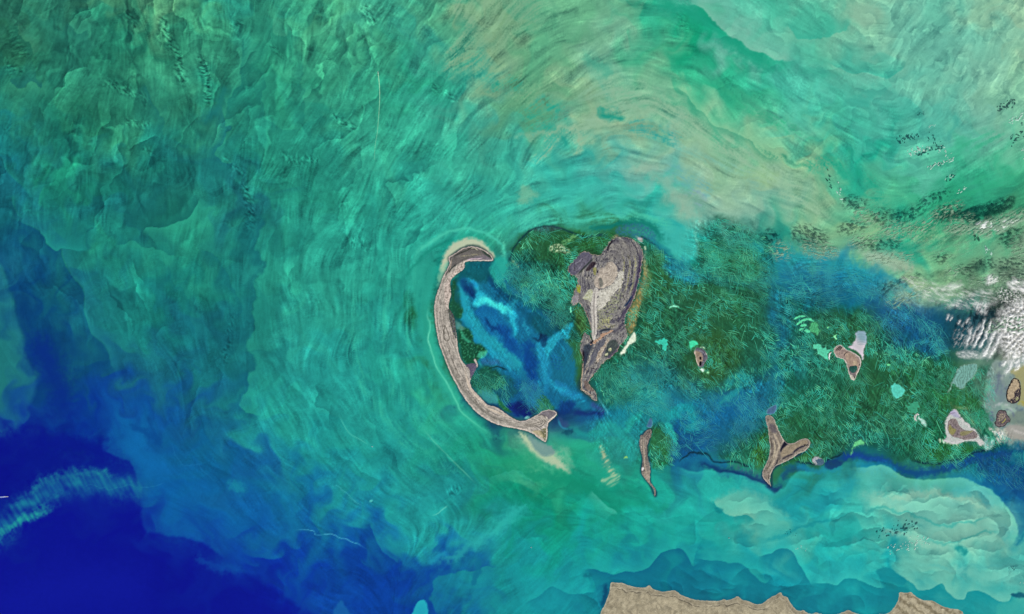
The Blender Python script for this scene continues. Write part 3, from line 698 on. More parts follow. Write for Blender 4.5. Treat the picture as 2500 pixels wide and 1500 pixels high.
S([(1165,878),(1176,895),(1192,903),(1215,892)], (44,170,170), 2.6, .7, rag=.3)
S([(1279,777),(1288,800),(1297,824)], (36,152,178), 7, .75, rag=.9, tex=tex_grain(6, -.4, .2, 94))
F([(1289,766),(1330,775),(1362,800),(1350,818),(1318,822),(1300,800)], (18,82,94), .8, 8, rag=.6)
F([(1310,838),(1330,832),(1358,815),(1378,795),(1398,788),(1396,800),(1388,815),(1386,828),(1365,832),(1355,850),(1342,870),(1338,900),(1330,935),(1322,900),(1312,860)], (38,160,180), .8, 5, rag=.5)
F([(1310,838),(1325,845),(1340,880),(1345,930),(1335,960),(1322,920)], (30,132,172), .6, 7, rag=.5)
S([(1375,812),(1388,802)], (24,110,120), 3, .6)
F([(1312,820),(1330,815),(1332,838),(1322,845)], (16,56,92), .7, 5, rag=1.0)
S([(1298,825),(1310,830),(1318,815)], (14,40,70), 3, .6, rag=.8)
F([(1345,870),(1368,865),(1370,905),(1350,900)], (22,95,140), .6, 4, tex=lambda x, y: (.5 + .5 * np.sign(np.sin((y - .25 * x) * .9))).astype(f32))
F([(1360,930),(1395,950),(1420,970),(1400,975),(1370,960)], (32,130,175), .7, 8, rag=.7)
S([(1295,960),(1330,930),(1370,950),(1410,975),(1440,985)], (34,150,180), 11, .7, rag=.9, tex=tex_streak)
F([(1240,940),(1290,930),(1300,985),(1280,1010),(1245,1005),(1215,985)], (20,84,130), .7, 12)
F([(1240,985),(1290,990),(1300,1010),(1275,1020),(1250,1010)], (20,38,104), .8, 8, rag=.6)
F([(1365,985),(1395,980),(1400,1000),(1375,1010)], (16,58,118), .8, 8, rag=.6)
F([(1365,1018),(1378,1020),(1388,1040),(1380,1045),(1368,1036)], (50,78,122), .6, 5, rag=.8)
S([(1362,1020),(1370,1040),(1390,1050),(1402,1047)], (44,140,165), 2.4, .7, rag=.3)
S([(1395,1010),(1430,1012),(1470,1010),(1482,1003)], (22,54,112), 8, .85, rag=.6)
S([(1400,1030),(1430,1020),(1475,1020)], (24,86,130), 7, .7, rag=.6)
S([(1440,980),(1460,995),(1480,1003)], (50,80,135), 9, .7, rag=.5)
S([(1455,965),(1470,985),(1482,1005),(1485,1020)], (70,170,180), 2, .7, rag=.2)
S([(1400,1050),(1440,1065),(1480,1050)], (30,150,145), 9, .6, rag=.8)
S([(1375,1050),(1400,1058)], (14,66,90), 7, .6)
# meadows along the inner shore of the crescent
for P, c, a in [
  ([(1104,690),(1112,700),(1106,730),(1128,755),(1128,775),(1108,768),(1098,745),(1102,715)], (30,86,52), .85),
  ([(1118,800),(1140,805),(1162,835),(1182,850),(1165,880),(1140,888),(1128,870),(1120,835)], (24,78,52), .9),
  ([(1150,920),(1172,900),(1205,905),(1235,930),(1210,945),(1180,955),(1158,950)], (28,88,60), .85),
  ([(1212,965),(1225,985),(1250,1003),(1232,1002),(1214,990)], (34,98,50), .8),
  ([(1296,1000),(1300,985),(1320,968),(1345,985),(1352,1000),(1330,998),(1302,1016)], (36,96,60), .75)]:
    F(P, c, a, 5, rag=.9); F(P, (62,150,110), .6, 3, rag=.9, tex=tex_grain(5, .05, .4, 93))
S([(1190,905),(1215,897),(1240,903)], (14,40,40), 2, .8, rag=.5)
# weed fringes and darker hollows of the lagoon
for P, c, a, so in [([(1104,690),(1118,690),(1120,740),(1132,790),(1122,796),(1106,770)], (22,78,62), .6, 6), ([(1150,900),(1200,896),(1250,925),(1262,960),(1225,985),(1190,965),(1155,945)], (22,82,74), .5, 9), ([(1255,985),(1300,990),(1310,1008),(1275,1022)], (16,34,96), .7, 8),
  ([(1285,840),(1305,850),(1312,920),(1300,960),(1285,900)], (14,66,132), .6, 9), ([(1222,790),(1262,838),(1275,880),(1246,858),(1215,815)], (16,76,138), .5, 9), ([(1126,688),(1150,694),(1164,722),(1156,732),(1136,715)], (16,66,112), .65, 7), ([(1215,705),(1262,742),(1300,770),(1290,790),(1265,760),(1220,728)], (16,84,112), .6, 8)]:
    F(P, c, a, so, rag=1.1)
# pale sand sheets under thin water
for P, c, a, so in [
  ([(1108,780),(1124,790),(1134,805),(1122,805),(1112,800)], (96,158,142), .6, 3),
  ([(1124,805),(1136,825),(1150,833),(1140,836),(1128,822)], (66,180,138), .6, 3),
  ([(1164,868),(1172,858),(1188,856),(1182,872),(1170,874)], (70,190,155), .65, 3),
  ([(1166,955),(1185,950),(1212,963),(1214,988),(1190,985),(1175,970)], (60,148,140), .75, 4),
  ([(1278,1022),(1286,1016),(1294,1018),(1288,1024)], (110,185,180), .85, 2)]:
    F(P, c, a, so, rag=.3)
# shallow tan and white aprons around the central island
east_tan = lambda x, y: (.55 + .45 * sstep(-.4, .4, fbm(x / 5, y / 9, 2, 86))).astype(f32)
F([(1572,640),(1580,640),(1578,690),(1568,730),(1556,775),(1545,810),(1530,812),(1530,772),(1548,730),(1566,690)], (172,146,88), .8, 5, rag=.4, tex=east_tan)
S([(1576,605),(1578,640),(1578,680)], (130,160,130), 4, .7, tex=east_tan)
S([(1582,640),(1584,690),(1572,740)], (96,130,70), 8, .5)
F([(1345,600),(1372,600),(1398,610),(1378,618),(1348,615)], (170,195,150), .8, 4, rag=.8, tex=tex_grain(5, -.3, .3, 87))
F([(1370,592),(1400,575),(1405,580),(1380,598)], (110,175,110), .7, 3, tex=tex_grain(6, -.4, .2, 88))
F([(1552,575),(1566,582),(1570,592),(1560,588)], (190,180,175), .8, 3, rag=.4)
S([(1574,600),(1576,612)], (170,205,170), 2.4, .9, rag=0)
S([(1490,592),(1500,580),(1512,575)], (150,150,110), 4, .7, rag=.2)
F([(1392,690),(1405,675),(1405,705),(1395,730),(1388,715)], (32,72,56), .7, 6)
F([(1400,752),(1420,752),(1436,790),(1436,812),(1415,820),(1405,780)], (64,100,50), .75, 7)
S([(1412,830),(1418,860),(1415,900)], (96,140,74), 4, .7)
S([(1248,625),(1256,650),(1262,640)], (150,185,140), 4, .5, tex=tex_grain(6, -.3, .3, 89))
# eastern flats
flat_tex = lambda x, y: np.clip(.55 + .5 * gnoise(x / 6 + y / 40, y / 22, 90), .1, 1).astype(f32)
F([(2418,890),(2460,880),(2560,880),(2560,1075),(2480,1080),(2440,1080),(2418,1050),(2405,1000),(2412,950)], (122,142,138), .85, 9, rag=.9)
F([(2420,890),(2470,885),(2560,890),(2560,1080),(2440,1080),(2410,1000)], (150,172,156), .6, 9, rag=1.2, tex=flat_tex)
F([(2420,890),(2470,885),(2560,890),(2560,1080),(2440,1080),(2410,1000)], (88,106,118), .5, 9, rag=1.2, tex=tex_grain(14, 0, .5, 95))
F([(2415,910),(2440,930),(2452,990),(2425,1040),(2412,1010),(2410,960)], (118,150,140), .8, 8, rag=.6)
F([(2432,920),(2455,930),(2455,975),(2440,985),(2430,960)], (112,126,138), .75, 8, rag=.6, tex=flat_tex)
F([(2470,900),(2560,890),(2560,1000),(2492,990),(2494,940),(2484,925)], (160,156,108), .85, 6, rag=.5)
F([(2440,985),(2465,990),(2478,1005),(2470,1015),(2452,1000)], (150,178,160), .7, 4, rag=.5)
F([(2465,1040),(2560,1035),(2560,1080),(2490,1075),(2455,1062)], (165,160,150), .8, 6, rag=.7)
F([(2420,1045),(2450,1048),(2460,1065),(2445,1082),(2430,1080)], (185,190,170), .8, 4, rag=.7, tex=tex_grain(5, -.4, .3, 91))
F([(2460,1015),(2500,1005),(2560,1010),(2560,1035),(2470,1036)], (118,135,122), .7, 6, rag=.6)
F([(2405,1062),(2425,1070),(2422,1092),(2405,1098),(2398,1080)], (180,205,195), .85, 4, rag=.6)
F([(2372,1010),(2385,1035),(2415,1075),(2430,1040),(2405,1000)], (34,120,84), .7, 8, rag=.6)
S([(2400,1045),(2408,1060),(2412,1068)], (18,66,54), 4, .7, rag=.6)
S([(2385,1010),(2410,1050),(2425,1075)], (90,170,135), 4, .6, rag=.6)
F([(2325,990),(2345,1000),(2385,1040),(2392,1050),(2380,1030),(2360,1000)], (118,140,92), .6, 7, rag=.9, tex=tex_streak)
for pts, c, w, a in [([(2424,1004),(2430,992),(2446,986),(2464,993),(2474,1010)], (168,180,176), 4, .7), ([(2416,1038),(2424,1052),(2440,1060),(2456,1056)], (212,210,200), 4.5, .8), ([(2423,1005),(2420,1030)], (92,108,128), 5, .7), ([(2478,990),(2496,984),(2520,990)], (164,162,76), 5, .6),
    ([(2450,995),(2468,1004),(2480,1022)], (100,112,130), 3, .6), ([(2462,1048),(2490,1054),(2530,1062)], (196,192,184), 5, .6), ([(2412,920),(2408,960),(2404,1000)], (96,150,120), 5, .5), ([(2440,905),(2436,935),(2430,965)], (96,110,124), 6, .5), ([(2452,900),(2448,930)], (170,182,172), 4, .5)]:
    S(pts, c, w, a, rag=.5, tex=tex_grain(6, -.5, .2, 96))
for k in range(6):
    S([(2292 + k * 8, 1070 + k * 2), (2298 + k * 8, 1082 + k * 2)], (190,205,170), 2.2, .8, rag=.2)
# ---- south-eastern gulf
F([(1740,1217),(1752,1212),(1778,1208),(1795,1195),(1815,1192),(1838,1205),(1870,1215),(1900,1235),(1925,1258),(1900,1275),(1895,1300),(1860,1305),(1825,1300),(1812,1285),(1830,1268),(1800,1258),(1780,1256),(1765,1240)], (96,182,162), .6, 12, rag=1.0)
lip([(1770,1225),(1800,1228),(1825,1215),(1850,1222)], .09, .1, 20, 14, 1); lip([(1800,1250),(1840,1255),(1870,1245),(1905,1255)], .09, .1, 20, 14, -1); lip([(1820,1285),(1850,1278),(1880,1285)], .08, .1, 20, 12, -1)
R([(1740,1217),(1750,1236),(1772,1254),(1800,1260),(1825,1258),(1845,1275)], left=((118,190,164),.6,40), right=((26,146,142),.6,20), edge=1.5, rag=.6)
F([(1742,1242),(1760,1242),(1770,1252),(1752,1256)], (22,135,135), .7, 3)
R([(1850,1330),(1900,1320),(1940,1300),(1985,1280),(2030,1275),(2070,1258),(2110,1250),(2160,1255)], left=((44,165,160),.5,30), right=((70,188,175),.4,30), edge=2, rag=.8)
S([(1860,1322),(1930,1300),(2000,1278),(2060,1270)], (20,140,145), 6, .6, rag=1)
S([(1960,1220),(2010,1230),(2060,1200),(2100,1160)], (30,150,158), 22, .6)
S([(2080,1140),(2140,1140),(2200,1165)], (32,158,178), 16, .7)
R([(2060,1150),(2140,1135),(2180,1148),(2225,1166),(2290,1172),(2340,1168),(2380,1178),(2425,1205),(2462,1240),(2482,1285),(2478,1318),(2450,1345)], right=((98,192,172),.75,70), left=((20,104,142),.45,24), edge=3, rag=.7)
F([(2120,1205),(2200,1195),(2300,1200),(2400,1220),(2455,1260),(2468,1310),(2430,1340),(2330,1320),(2240,1330),(2180,1310),(2240,1290),(2200,1260),(2130,1240)], (128,188,166), .65, 24, rag=1.5)
for P, c, w, a in [
  ([(2130,1200),(2200,1215),(2280,1205),(2380,1225),(2440,1250)], (146,192,166), 9, .5),
  ([(2080,1255),(2160,1245),(2240,1262),(2300,1282),(2380,1275),(2440,1255)], (50,160,150), 4, .55),
  ([(2240,1310),(2290,1328),(2340,1322),(2400,1298),(2450,1300)], (62,162,150), 4, .6),
  ([(2140,1310),(2200,1300),(2260,1330),(2330,1345)], (142,200,176), 8, .5),
  ([(2050,1330),(2120,1325),(2170,1345),(2230,1350)], (56,172,162), 5, .5),
  ([(2250,1375),(2320,1390),(2420,1380),(2490,1370)], (70,165,158), 4, .5),
  ([(2330,1350),(2345,1340),(2360,1355)], (20,132,130), 8, .8),
  ([(2470,1340),(2500,1310),(2530,1300)], (24,120,140), 7, .6),
  ([(2040,1360),(2100,1350),(2150,1360),(2180,1350)], (40,175,165), 10, .5),
  ([(2300,1370),(2350,1400),(2420,1410),(2500,1400)], (110,190,172), 14, .5)]:
    S(P, c, w, a, rag=1.2)
# long soft folds inside the southern plume
rg_ = np.random.RandomState(44)
FOLDS = [[(2010,1285),(2050,1268),(2080,1262),(2120,1258),(2170,1272)], [(2060,1345),(2085,1325),(2120,1318),(2170,1322)], [(2140,1335),(2180,1345),(2190,1370),(2175,1385)], [(2100,1235),(2150,1250),(2210,1255),(2260,1245),(2310,1258)],
  [(2180,1290),(2230,1302),(2280,1325),(2330,1328),(2380,1310),(2440,1300)], [(2220,1340),(2260,1350),(2300,1352),(2340,1345)], [(2300,1360),(2330,1385),(2330,1405),(2345,1425)], [(2345,1330),(2380,1345),(2420,1340),(2460,1350)],
  [(2200,1215),(2250,1222),(2300,1215),(2350,1228)], [(2080,1300),(2110,1290),(2150,1292),(2190,1300)], [(2390,1370),(2430,1390),(2470,1385),(2510,1395)], [(2150,1195),(2200,1205),(2240,1230)], [(2440,1230),(2460,1260),(2462,1300),(2440,1320)],
  [(2400,1260),(2430,1275),(2440,1300),(2420,1315)], [(1990,1330),(2020,1340),(2050,1330),(2080,1340)], [(2230,1385),(2270,1395),(2310,1390)], [(2000,1240),(2030,1228),(2060,1232)], [(1905,1330),(1950,1322),(1990,1305),(2030,1308)],
  [(2350,1195),(2400,1210),(2440,1240)], [(2260,1270),(2300,1282),(2350,1276),(2400,1262)], [(1790,1300),(1800,1320),(1830,1335),(1860,1330)], [(1690,1250),(1700,1290),(1690,1320),(1665,1338)]]
for k, P in enumerate(FOLDS):
    lip([(x + rg_.normal(0, 3), y + rg_.normal(0, 3)) for x, y in P], .07, .12, 34, 16, 1 if k % 3 else -1, rag=.9, edge=1.8)
for k in range(90):
    x, y = rg_.uniform(1980, 2500), rg_.uniform(1190, 1420)
    a = rg_.normal(-.1, .45); Ln = rg_.uniform(30, 90); t = np.linspace(-.5, .5, 6)
    off = rg_.normal(0, .22) * Ln * (4 * t * t - .5) + rg_.normal(0, Ln * .04, 6)
    lip(np.stack([x + math.cos(a) * t * Ln - math.sin(a) * off, y + math.sin(a) * t * Ln + math.cos(a) * off], -1), .035, .055, 22, 12, 1 if k % 2 else -1, rag=1, edge=1.6)
for k in range(40):
    x, y = rg_.uniform(1280, 1980), rg_.uniform(1180, 1330)
    a = rg_.normal(.15, .5); Ln = rg_.uniform(50, 130); t = np.linspace(-.5, .5, 6)
    off = rg_.normal(0, .2) * Ln * (4 * t * t - .5) + rg_.normal(0, Ln * .03, 6)
    lip(np.stack([x + math.cos(a) * t * Ln - math.sin(a) * off, y + math.sin(a) * t * Ln + math.cos(a) * off], -1), .025, .045, 34, 18, 1 if k % 2 else -1, rag=.8, edge=2.4)
for k in range(26):
    x, y = rg_.uniform(1430, 2200), rg_.uniform(1395, 1470)
    a = rg_.normal(.35, .4); Ln = rg_.uniform(40, 100); t = np.linspace(-.5, .5, 6)
    off = rg_.normal(0, .2) * Ln * (4 * t * t - .5)
    lip(np.stack([x + math.cos(a) * t * Ln - math.sin(a) * off, y + math.sin(a) * t * Ln + math.cos(a) * off], -1), .08, .12, 26, 18, -1, rag=.5, edge=1.6)
# scalloped edge of the pale water against the darker coastal band
R([(1980,1425),(1995,1424),(2018,1424),(2042,1431),(2055,1418),(2066,1411),(2086,1413),(2106,1421),(2126,1431),(2153,1438),(2168,1428)], left=((54,186,176),.75,34), right=((18,138,146),.8,40), edge=1.4, rag=.35)
R([(2165,1388),(2180,1391),(2204,1411),(2227,1424),(2244,1440),(2274,1438),(2298,1426),(2315,1445),(2335,1461),(2355,1462),(2365,1445),(2389,1444),(2416,1455),(2440,1468),(2460,1468),(2473,1452),(2500,1440)], left=((104,192,172),.75,55), right=((24,148,150),.8,40), edge=1.4, rag=.35)
F([(2140,1395),(2160,1386),(2182,1392),(2212,1418),(2200,1428),(2176,1420),(2168,1426),(2150,1412)], (20,138,145), .8, 3, rag=.4)
F([(2470,1452),(2482,1448),(2510,1452),(2490,1462)], (18,96,115), .8, 3)
F([(2440,1480),(2490,1460),(2540,1480),(2540,1560),(2440,1540)], (58,172,160), .6, 9)
R([(1695,1360),(1720,1366),(1766,1371),(1780,1377),(1806,1375),(1826,1387),(1843,1408),(1863,1424),(1875,1421),(1884,1406)], left=((34,164,158),.75,30), right=((16,122,138),.75,40), edge=1.4, rag=.35)
R([(1845,1360),(1877,1354),(1894,1343),(1917,1339),(1938,1350),(1951,1377),(1968,1404),(1985,1436)], left=((44,182,174),.75,34), right=((18,130,144),.85,50), edge=1.4, rag=.35)
R([(1425,1405),(1434,1391),(1455,1390),(1470,1396),(1496,1403),(1526,1396),(1550,1399),(1584,1386),(1604,1360),(1621,1347),(1661,1340),(1678,1360),(1691,1382),(1705,1369)], left=((34,168,160),.7,45), right=((14,108,134),.85,34), edge=1.3, rag=.3)
F([(1440,1395),(1456,1391),(1490,1404),(1550,1402),(1590,1388),(1622,1350),(1662,1342),(1690,1390),(1760,1410),(1850,1430),(1960,1440),(2100,1450),(2180,1440),(2190,1470),(2050,1490),(1850,1470),(1640,1430),(1500,1420),(1470,1420)], (16,120,138), .32, 14, rag=.8)
S([(1640,1350),(1655,1380),(1670,1420)], (16,128,142), 10, .4)
S([(1690,1385),(1740,1400),(1800,1415),(1850,1440)], (22,140,150), 9, .5)
S([(1475,1420),(1478,1450),(1466,1490)], (10,76,108), 8, .85, rag=.2)
S([(1425,1404),(1438,1410),(1448,1400)], (14,110,125), 5, .7, rag=.5)
R([(1280,1475),(1320,1450),(1345,1432),(1360,1440),(1390,1452),(1420,1448),(1450,1440)], right=((18,124,140),.6,30), left=((30,160,160),.5,25), edge=1.5, rag=.6)
# central south
S([(1050,1390),(1090,1370),(1140,1340),(1200,1300),(1260,1250),(1320,1235)], (46,182,168), (10,22), .65, rag=1.3)
S([(1040,1375),(1060,1365),(1100,1352)], (34,160,180), 8, .7)
R([(900,1268),(912,1305),(920,1325),(945,1355),(975,1378)], left=((26,130,152),.55,40), right=((12,78,138),.65,30), edge=1.6, rag=.6)
R([(1060,1510),(1052,1470),(1060,1420),(1100,1400),(1160,1390),(1220,1385)], right=((22,120,148),.6,60), left=((12,72,148),.6,40), edge=4, rag=1.2)
F([(1006,1510),(1014,1480),(1022,1468),(1036,1465),(1042,1475),(1040,1512)], (34,165,182), .9, 2.5, rag=.4)
F([(1150,1420),(1165,1372),(1175,1370),(1172,1400),(1160,1430)], (16,110,140), .7, 4, rag=.8)
F([(810,1512),(825,1478),(835,1470),(855,1500),(858,1515)], (24,100,165), .7, 5, rag=.6)
S([(715,1296),(740,1294),(765,1297),(772,1303),(800,1305),(812,1308),(830,1312),(850,1318),(868,1326),(880,1330),(900,1342)], (74,175,205), 1.2, .6, rag=.5)
S([(805,1192),(822,1188),(840,1198),(858,1216),(880,1234),(888,1245)], (66,180,185), 1.2, .5, rag=.5)
S([(1052,1258),(1075,1250),(1090,1240),(1096,1232)], (95,200,180), 1.5, .6, rag=.5)
S([(905,1222),(912,1224)], (90,210,200), 3, .7)
# dark outlines painted in the sea colour along shores
def rim(P, w=3.0, rgb=(22,52,60), a=.75, closed=True, rag=0):
    Q = spline(P, 4, closed)
    if closed: Q = np.vstack([Q, Q[:1]])
    wd = sea.win(Q, 14)
    d, _, _ = segdist(Q, *sea.xy(wd, rag))
    sea.put(wd, (np.exp(-(d / w) ** 2) * a).astype(f32), rgb)

# raked texture of the meadows: dark leaf and pale sand drawn out along the ice tracks
SC_DIR = [(1300,620,60),(1330,690,70),(1340,760,35),(1280,720,40),(1420,600,-25),(1600,650,40),(1640,700,25),(1720,640,12),(1760,600,15),(1800,680,12),(1850,640,30),(1700,740,18),(1820,760,20),(1650,800,40),(1760,860,55),(1600,870,45),(1530,900,35),
  (1480,930,80),(1560,960,-40),(1700,960,45),(1820,900,60),(1860,800,25),(1920,800,35),(1960,680,-20),(2040,700,-25),(2100,720,25),(2200,780,50),(2240,850,62),(2150,840,55),(2080,960,55),(1980,960,62),(1930,1010,55),(2000,1050,60),(2100,1040,50),(2220,1060,58),
  (2280,960,40),(2350,1000,45),(2400,940,60),(1400,880,60),(1210,920,45),(1330,985,65),(1620,1080,50),(1720,1060,-30),(1800,1080,60),(1850,1060,60),(1200,780,52),(1160,760,60),(1280,880,58),(1360,900,78)]
def rake():
    w = (slice(int((540 - SY0) / STEP), int((1180 - SY0) / STEP)), slice(int((1140 - SX0) / STEP), int((2520 - SX0) / STEP)))
    xx, yy = X[w], Y[w]
    vx = np.zeros_like(xx); vy = np.zeros_like(xx)
    for x, y, a in SC_DIR:
        k = 1 / ((xx - x) ** 2 + (yy - y) ** 2 + 400)
        vx += k * math.cos(math.radians(2 * a)); vy += k * math.sin(math.radians(2 * a))
    an = np.arctan2(vy, vx) * .5 + .5 * fbm(xx / 60, yy / 60, 3, 311)
    x0, y0 = float(xx[0, 0]), float(yy[0, 0])
    out = []
    for da, seed, Lh in ((0, 5, 7), (.9, 6, 5)):
        cx, cy = np.cos(an + da), np.sin(an + da)
        r = np.random.RandomState(seed).rand(*xx.shape).astype(f32)
        acc = np.zeros_like(xx)
        for sg in (1, -1):
            px, py = xx.copy(), yy.copy()
            for _ in range(Lh):
                dx = sample_near(cx, px, py, x0, y0, STEP); dy = sample_near(cy, px, py, x0, y0, STEP)
                px += sg * dx * STEP; py += sg * dy * STEP
                acc += sample_near(r, px, py, x0, y0, STEP)
        out.append((acc - acc.mean()) / acc.std())
    n = .75 * out[0] + .5 * out[1]
    m = np.zeros_like(xx)
    for P in (GRASS_A, GRASS_B, GRASS_C):
        Q = spline(P, 4, True)
        d, _, _ = segdist(Q, xx, yy, True)
        m = np.maximum(m, sstep(-14, 14, np.where(inside(Q, xx, yy), d, -d)))
    LAGP = spline([(1104,735),(1108,700),(1125,672),(1160,648),(1205,645),(1232,690),(1290,735),(1375,830),(1405,930),(1440,1000),(1340,1000),(1270,1020),(1215,990),(1155,945),(1175,895),(1135,830),(1118,800)], 4, True)
    d, _, _ = segdist(LAGP, xx, yy, True)
    m = np.maximum(m, .42 * sstep(-8, 8, np.where(inside(LAGP, xx, yy), d, -d)))
    for P in ([(1650,960),(1880,930),(1870,1060),(1740,1100),(1640,1120)], [(1890,620),(2160,680),(2320,800),(2300,870),(1900,760)], [(1640,650),(1720,520),(1900,590),(1890,720),(1640,720)], [(1440,980),(1640,960),(1660,1100),(1480,1120)], [(2240,1130),(2520,1080),(2520,1200),(2400,1170)]):
        Q = spline(P, 4, True)
        d, _, _ = segdist(Q, xx, yy, True)
        m = np.maximum(m, .5 * sstep(-20, 20, np.where(inside(Q, xx, yy), d, -d)))
    pat = .35 + .65 * sstep(-.3, .3, fbm(xx / 70, yy / 70, 3, 312))
    f = 1 + np.clip(n, -2, 2.6) * .17 * m * pat
    sea.C[w] = np.clip(sea.C[w] * f[..., None] ** np.array([1.0, 1.0, 1.0], f32) + (np.clip(n, 0, 3) * m * pat)[..., None] * np.array([.006, .026, .026], f32), 0, 1)
rake()

def box_blur(A, r):
    k = 2 * r + 1
    for ax in (0, 1):
        P = np.concatenate([np.repeat(A.take([0], ax), r + 1, ax), A, np.repeat(A.take([-1], ax), r, ax)], ax)
        c = np.cumsum(P.astype(np.float64), ax)
        A = ((c.take(np.arange(k, c.shape[ax]), ax) - c.take(np.arange(0, c.shape[ax] - k), ax)) / k).astype(f32)
    return A
def crisp(C, amt1, amt2):
    """steepen colour boundaries (clear water against sediment mixes far less than it looks when interpolated)"""
    b1 = box_blur(box_blur(C, 1), 1); b2 = box_blur(box_blur(C, 6), 6)
    return np.clip(C + amt1 * (C - b1) + amt2 * (b1 - b2), 0, 1)
# ------------------------------------------------------------------ object helpers
def W(x, y, z=0.0):
    return ((x - 1250) / 100.0, (750 - y) / 100.0, z)

def tag(o, label=None, cat=None, group=None, kind=None):
    if label: o['label'] = label
    if cat: o['category'] = cat
    if group: o['group'] = group
    if kind: o['kind'] = kind
    return o

def empty(name, x, y, z=0.0):
    o = bpy.data.objects.new(name, None)
    o.location = W(x, y, z)
    COL.objects.link(o)
    return o

def mesh_np(name, V, Fq, mat=None, cols=None, alpha=None, parent=None, smooth=True, origin=None):
    """V (n,3) world coords; Fq (m,4) or (m,3) indices; cols (n,3) sRGB"""
    V = np.asarray(V, f32).copy()
    Fq = np.asarray(Fq, np.int32)
    if origin is None:
        origin = parent.location if parent is not None else (0, 0, 0)
    V -= np.array(origin, f32)[None, :]
    k = Fq.shape[1]
    me = bpy.data.meshes.new(name)
    me.vertices.add(len(V)); me.vertices.foreach_set('co', V.ravel())
    me.loops.add(Fq.size); me.loops.foreach_set('vertex_index', Fq.ravel())
    me.polygons.add(len(Fq))
    me.polygons.foreach_set('loop_start', np.arange(0, Fq.size, k, dtype=np.int32))
    if smooth:
        me.polygons.foreach_set('use_smooth', np.ones(len(Fq), bool))
    me.update(calc_edges=True)
    if cols is not None:
        a = me.attributes.new('tint', 'FLOAT_COLOR', 'POINT')
        c = np.ones((len(V), 4), f32); c[:, :3] = lin(cols) * ALB
        if alpha is not None: c[:, 3] = alpha
        a.data.foreach_set('color', c.ravel())
    o = bpy.data.objects.new(name, me)
    if mat: me.materials.append(mat)
    COL.objects.link(o)
    if parent is not None:
        o.parent = parent
    else:
        o.location = origin
    return o

def grid_faces(H, Wd, keep=None):
    i = np.arange(H * Wd, dtype=np.int32).reshape(H, Wd)
    q = np.stack([i[1:, :-1], i[1:, 1:], i[:-1, 1:], i[:-1, :-1]], -1)
    q = q.reshape(-1, 4)
    if keep is not None:
        q = q[keep.ravel()]
    return q

def compact(V, Fq, *arrs):
    used = np.zeros(len(V), bool); used[Fq.ravel()] = True
    m = np.cumsum(used) - 1
    return (V[used], m[Fq].astype(np.int32)) + tuple(a[used] if a is not None else None for a in arrs)

# ------------------------------------------------------------------ materials
def new_mat(name):
    m = bpy.data.materials.new(name)
    m.use_nodes = True
    nt = m.node_tree
    b = nt.nodes['Principled BSDF']
    return m, nt, b

def attr_mat(name, rough=.9, spec=.2, noise=(), bump=None, ior=None):
    """surface coloured by its own 'tint' values, broken up by procedural noise layers (scale, amount)"""
    m, nt, b = new_mat(name)
    N, Lk = nt.nodes, nt.links
    at = N.new('ShaderNodeAttribute'); at.attribute_name = 'tint'
    geo = N.new('ShaderNodeNewGeometry')
    cur = at.outputs['Color']
    for sc, am, det in noise:
        nz = N.new('ShaderNodeTexNoise'); nz.inputs['Scale'].default_value = sc; nz.inputs['Detail'].default_value = det
        nz.inputs['Roughness'].default_value = .6
        Lk.new(geo.outputs['Position'], nz.inputs['Vector'])
        mr = N.new('ShaderNodeMapRange')
        mr.inputs['From Min'].default_value = .3; mr.inputs['From Max'].default_value = .7
        mr.inputs['To Min'].default_value = 1 - am; mr.inputs['To Max'].default_value = 1 + am
        Lk.new(nz.outputs['Fac'], mr.inputs['Value'])
        mx = N.new('ShaderNodeVectorMath'); mx.operation = 'SCALE'
        Lk.new(cur, mx.inputs[0]); Lk.new(mr.outputs['Result'], mx.inputs['Scale'])
        cur = mx.outputs['Vector']
    Lk.new(cur, b.inputs['Base Color'])
    b.inputs['Roughness'].default_value = rough
    b.inputs['Specular IOR Level'].default_value = spec
    if bump:
        nz = N.new('ShaderNodeTexNoise'); nz.inputs['Scale'].default_value = bump[0]; nz.inputs['Detail'].default_value = 5
        Lk.new(geo.outputs['Position'], nz.inputs['Vector'])
        bp = N.new('ShaderNodeBump'); bp.inputs['Strength'].default_value = bump[1]; bp.inputs['Distance'].default_value = bump[2]
        Lk.new(nz.outputs['Fac'], bp.inputs['Height']); Lk.new(bp.outputs['Normal'], b.inputs['Normal'])
    return m

M_SEA = attr_mat('sea_water', rough=.35, spec=.05, noise=((9, .035, 4), (38, .05, 3)))
M_LAND = attr_mat('island_ground', rough=.95, spec=.1, noise=((14, .06, 5), (46, .10, 4)), bump=(40, .35, .02))
M_SHOAL = attr_mat('shoal_sand', rough=.6, spec=.12, noise=((16, .05, 4), (50, .06, 3)))
M_SCOUR = attr_mat('scoured_sand', rough=.6, spec=.1)

def plain_mat(name, rgb, rough=.5, noise=.06):
    m, nt, b = new_mat(name)
    c = lin(np.array(rgb, f32) / 255) * ALB
    nz = nt.nodes.new('ShaderNodeTexNoise'); nz.inputs['Scale'].default_value = 120
    mr = nt.nodes.new('ShaderNodeMixRGB')
    mr.inputs['Color1'].default_value = (*(c * (1 - noise)), 1); mr.inputs['Color2'].default_value = (*(c * (1 + noise)), 1)
    nt.links.new(nz.outputs['Fac'], mr.inputs['Fac']); nt.links.new(mr.outputs['Color'], b.inputs['Base Color'])
    b.inputs['Roughness'].default_value = rough
    return m
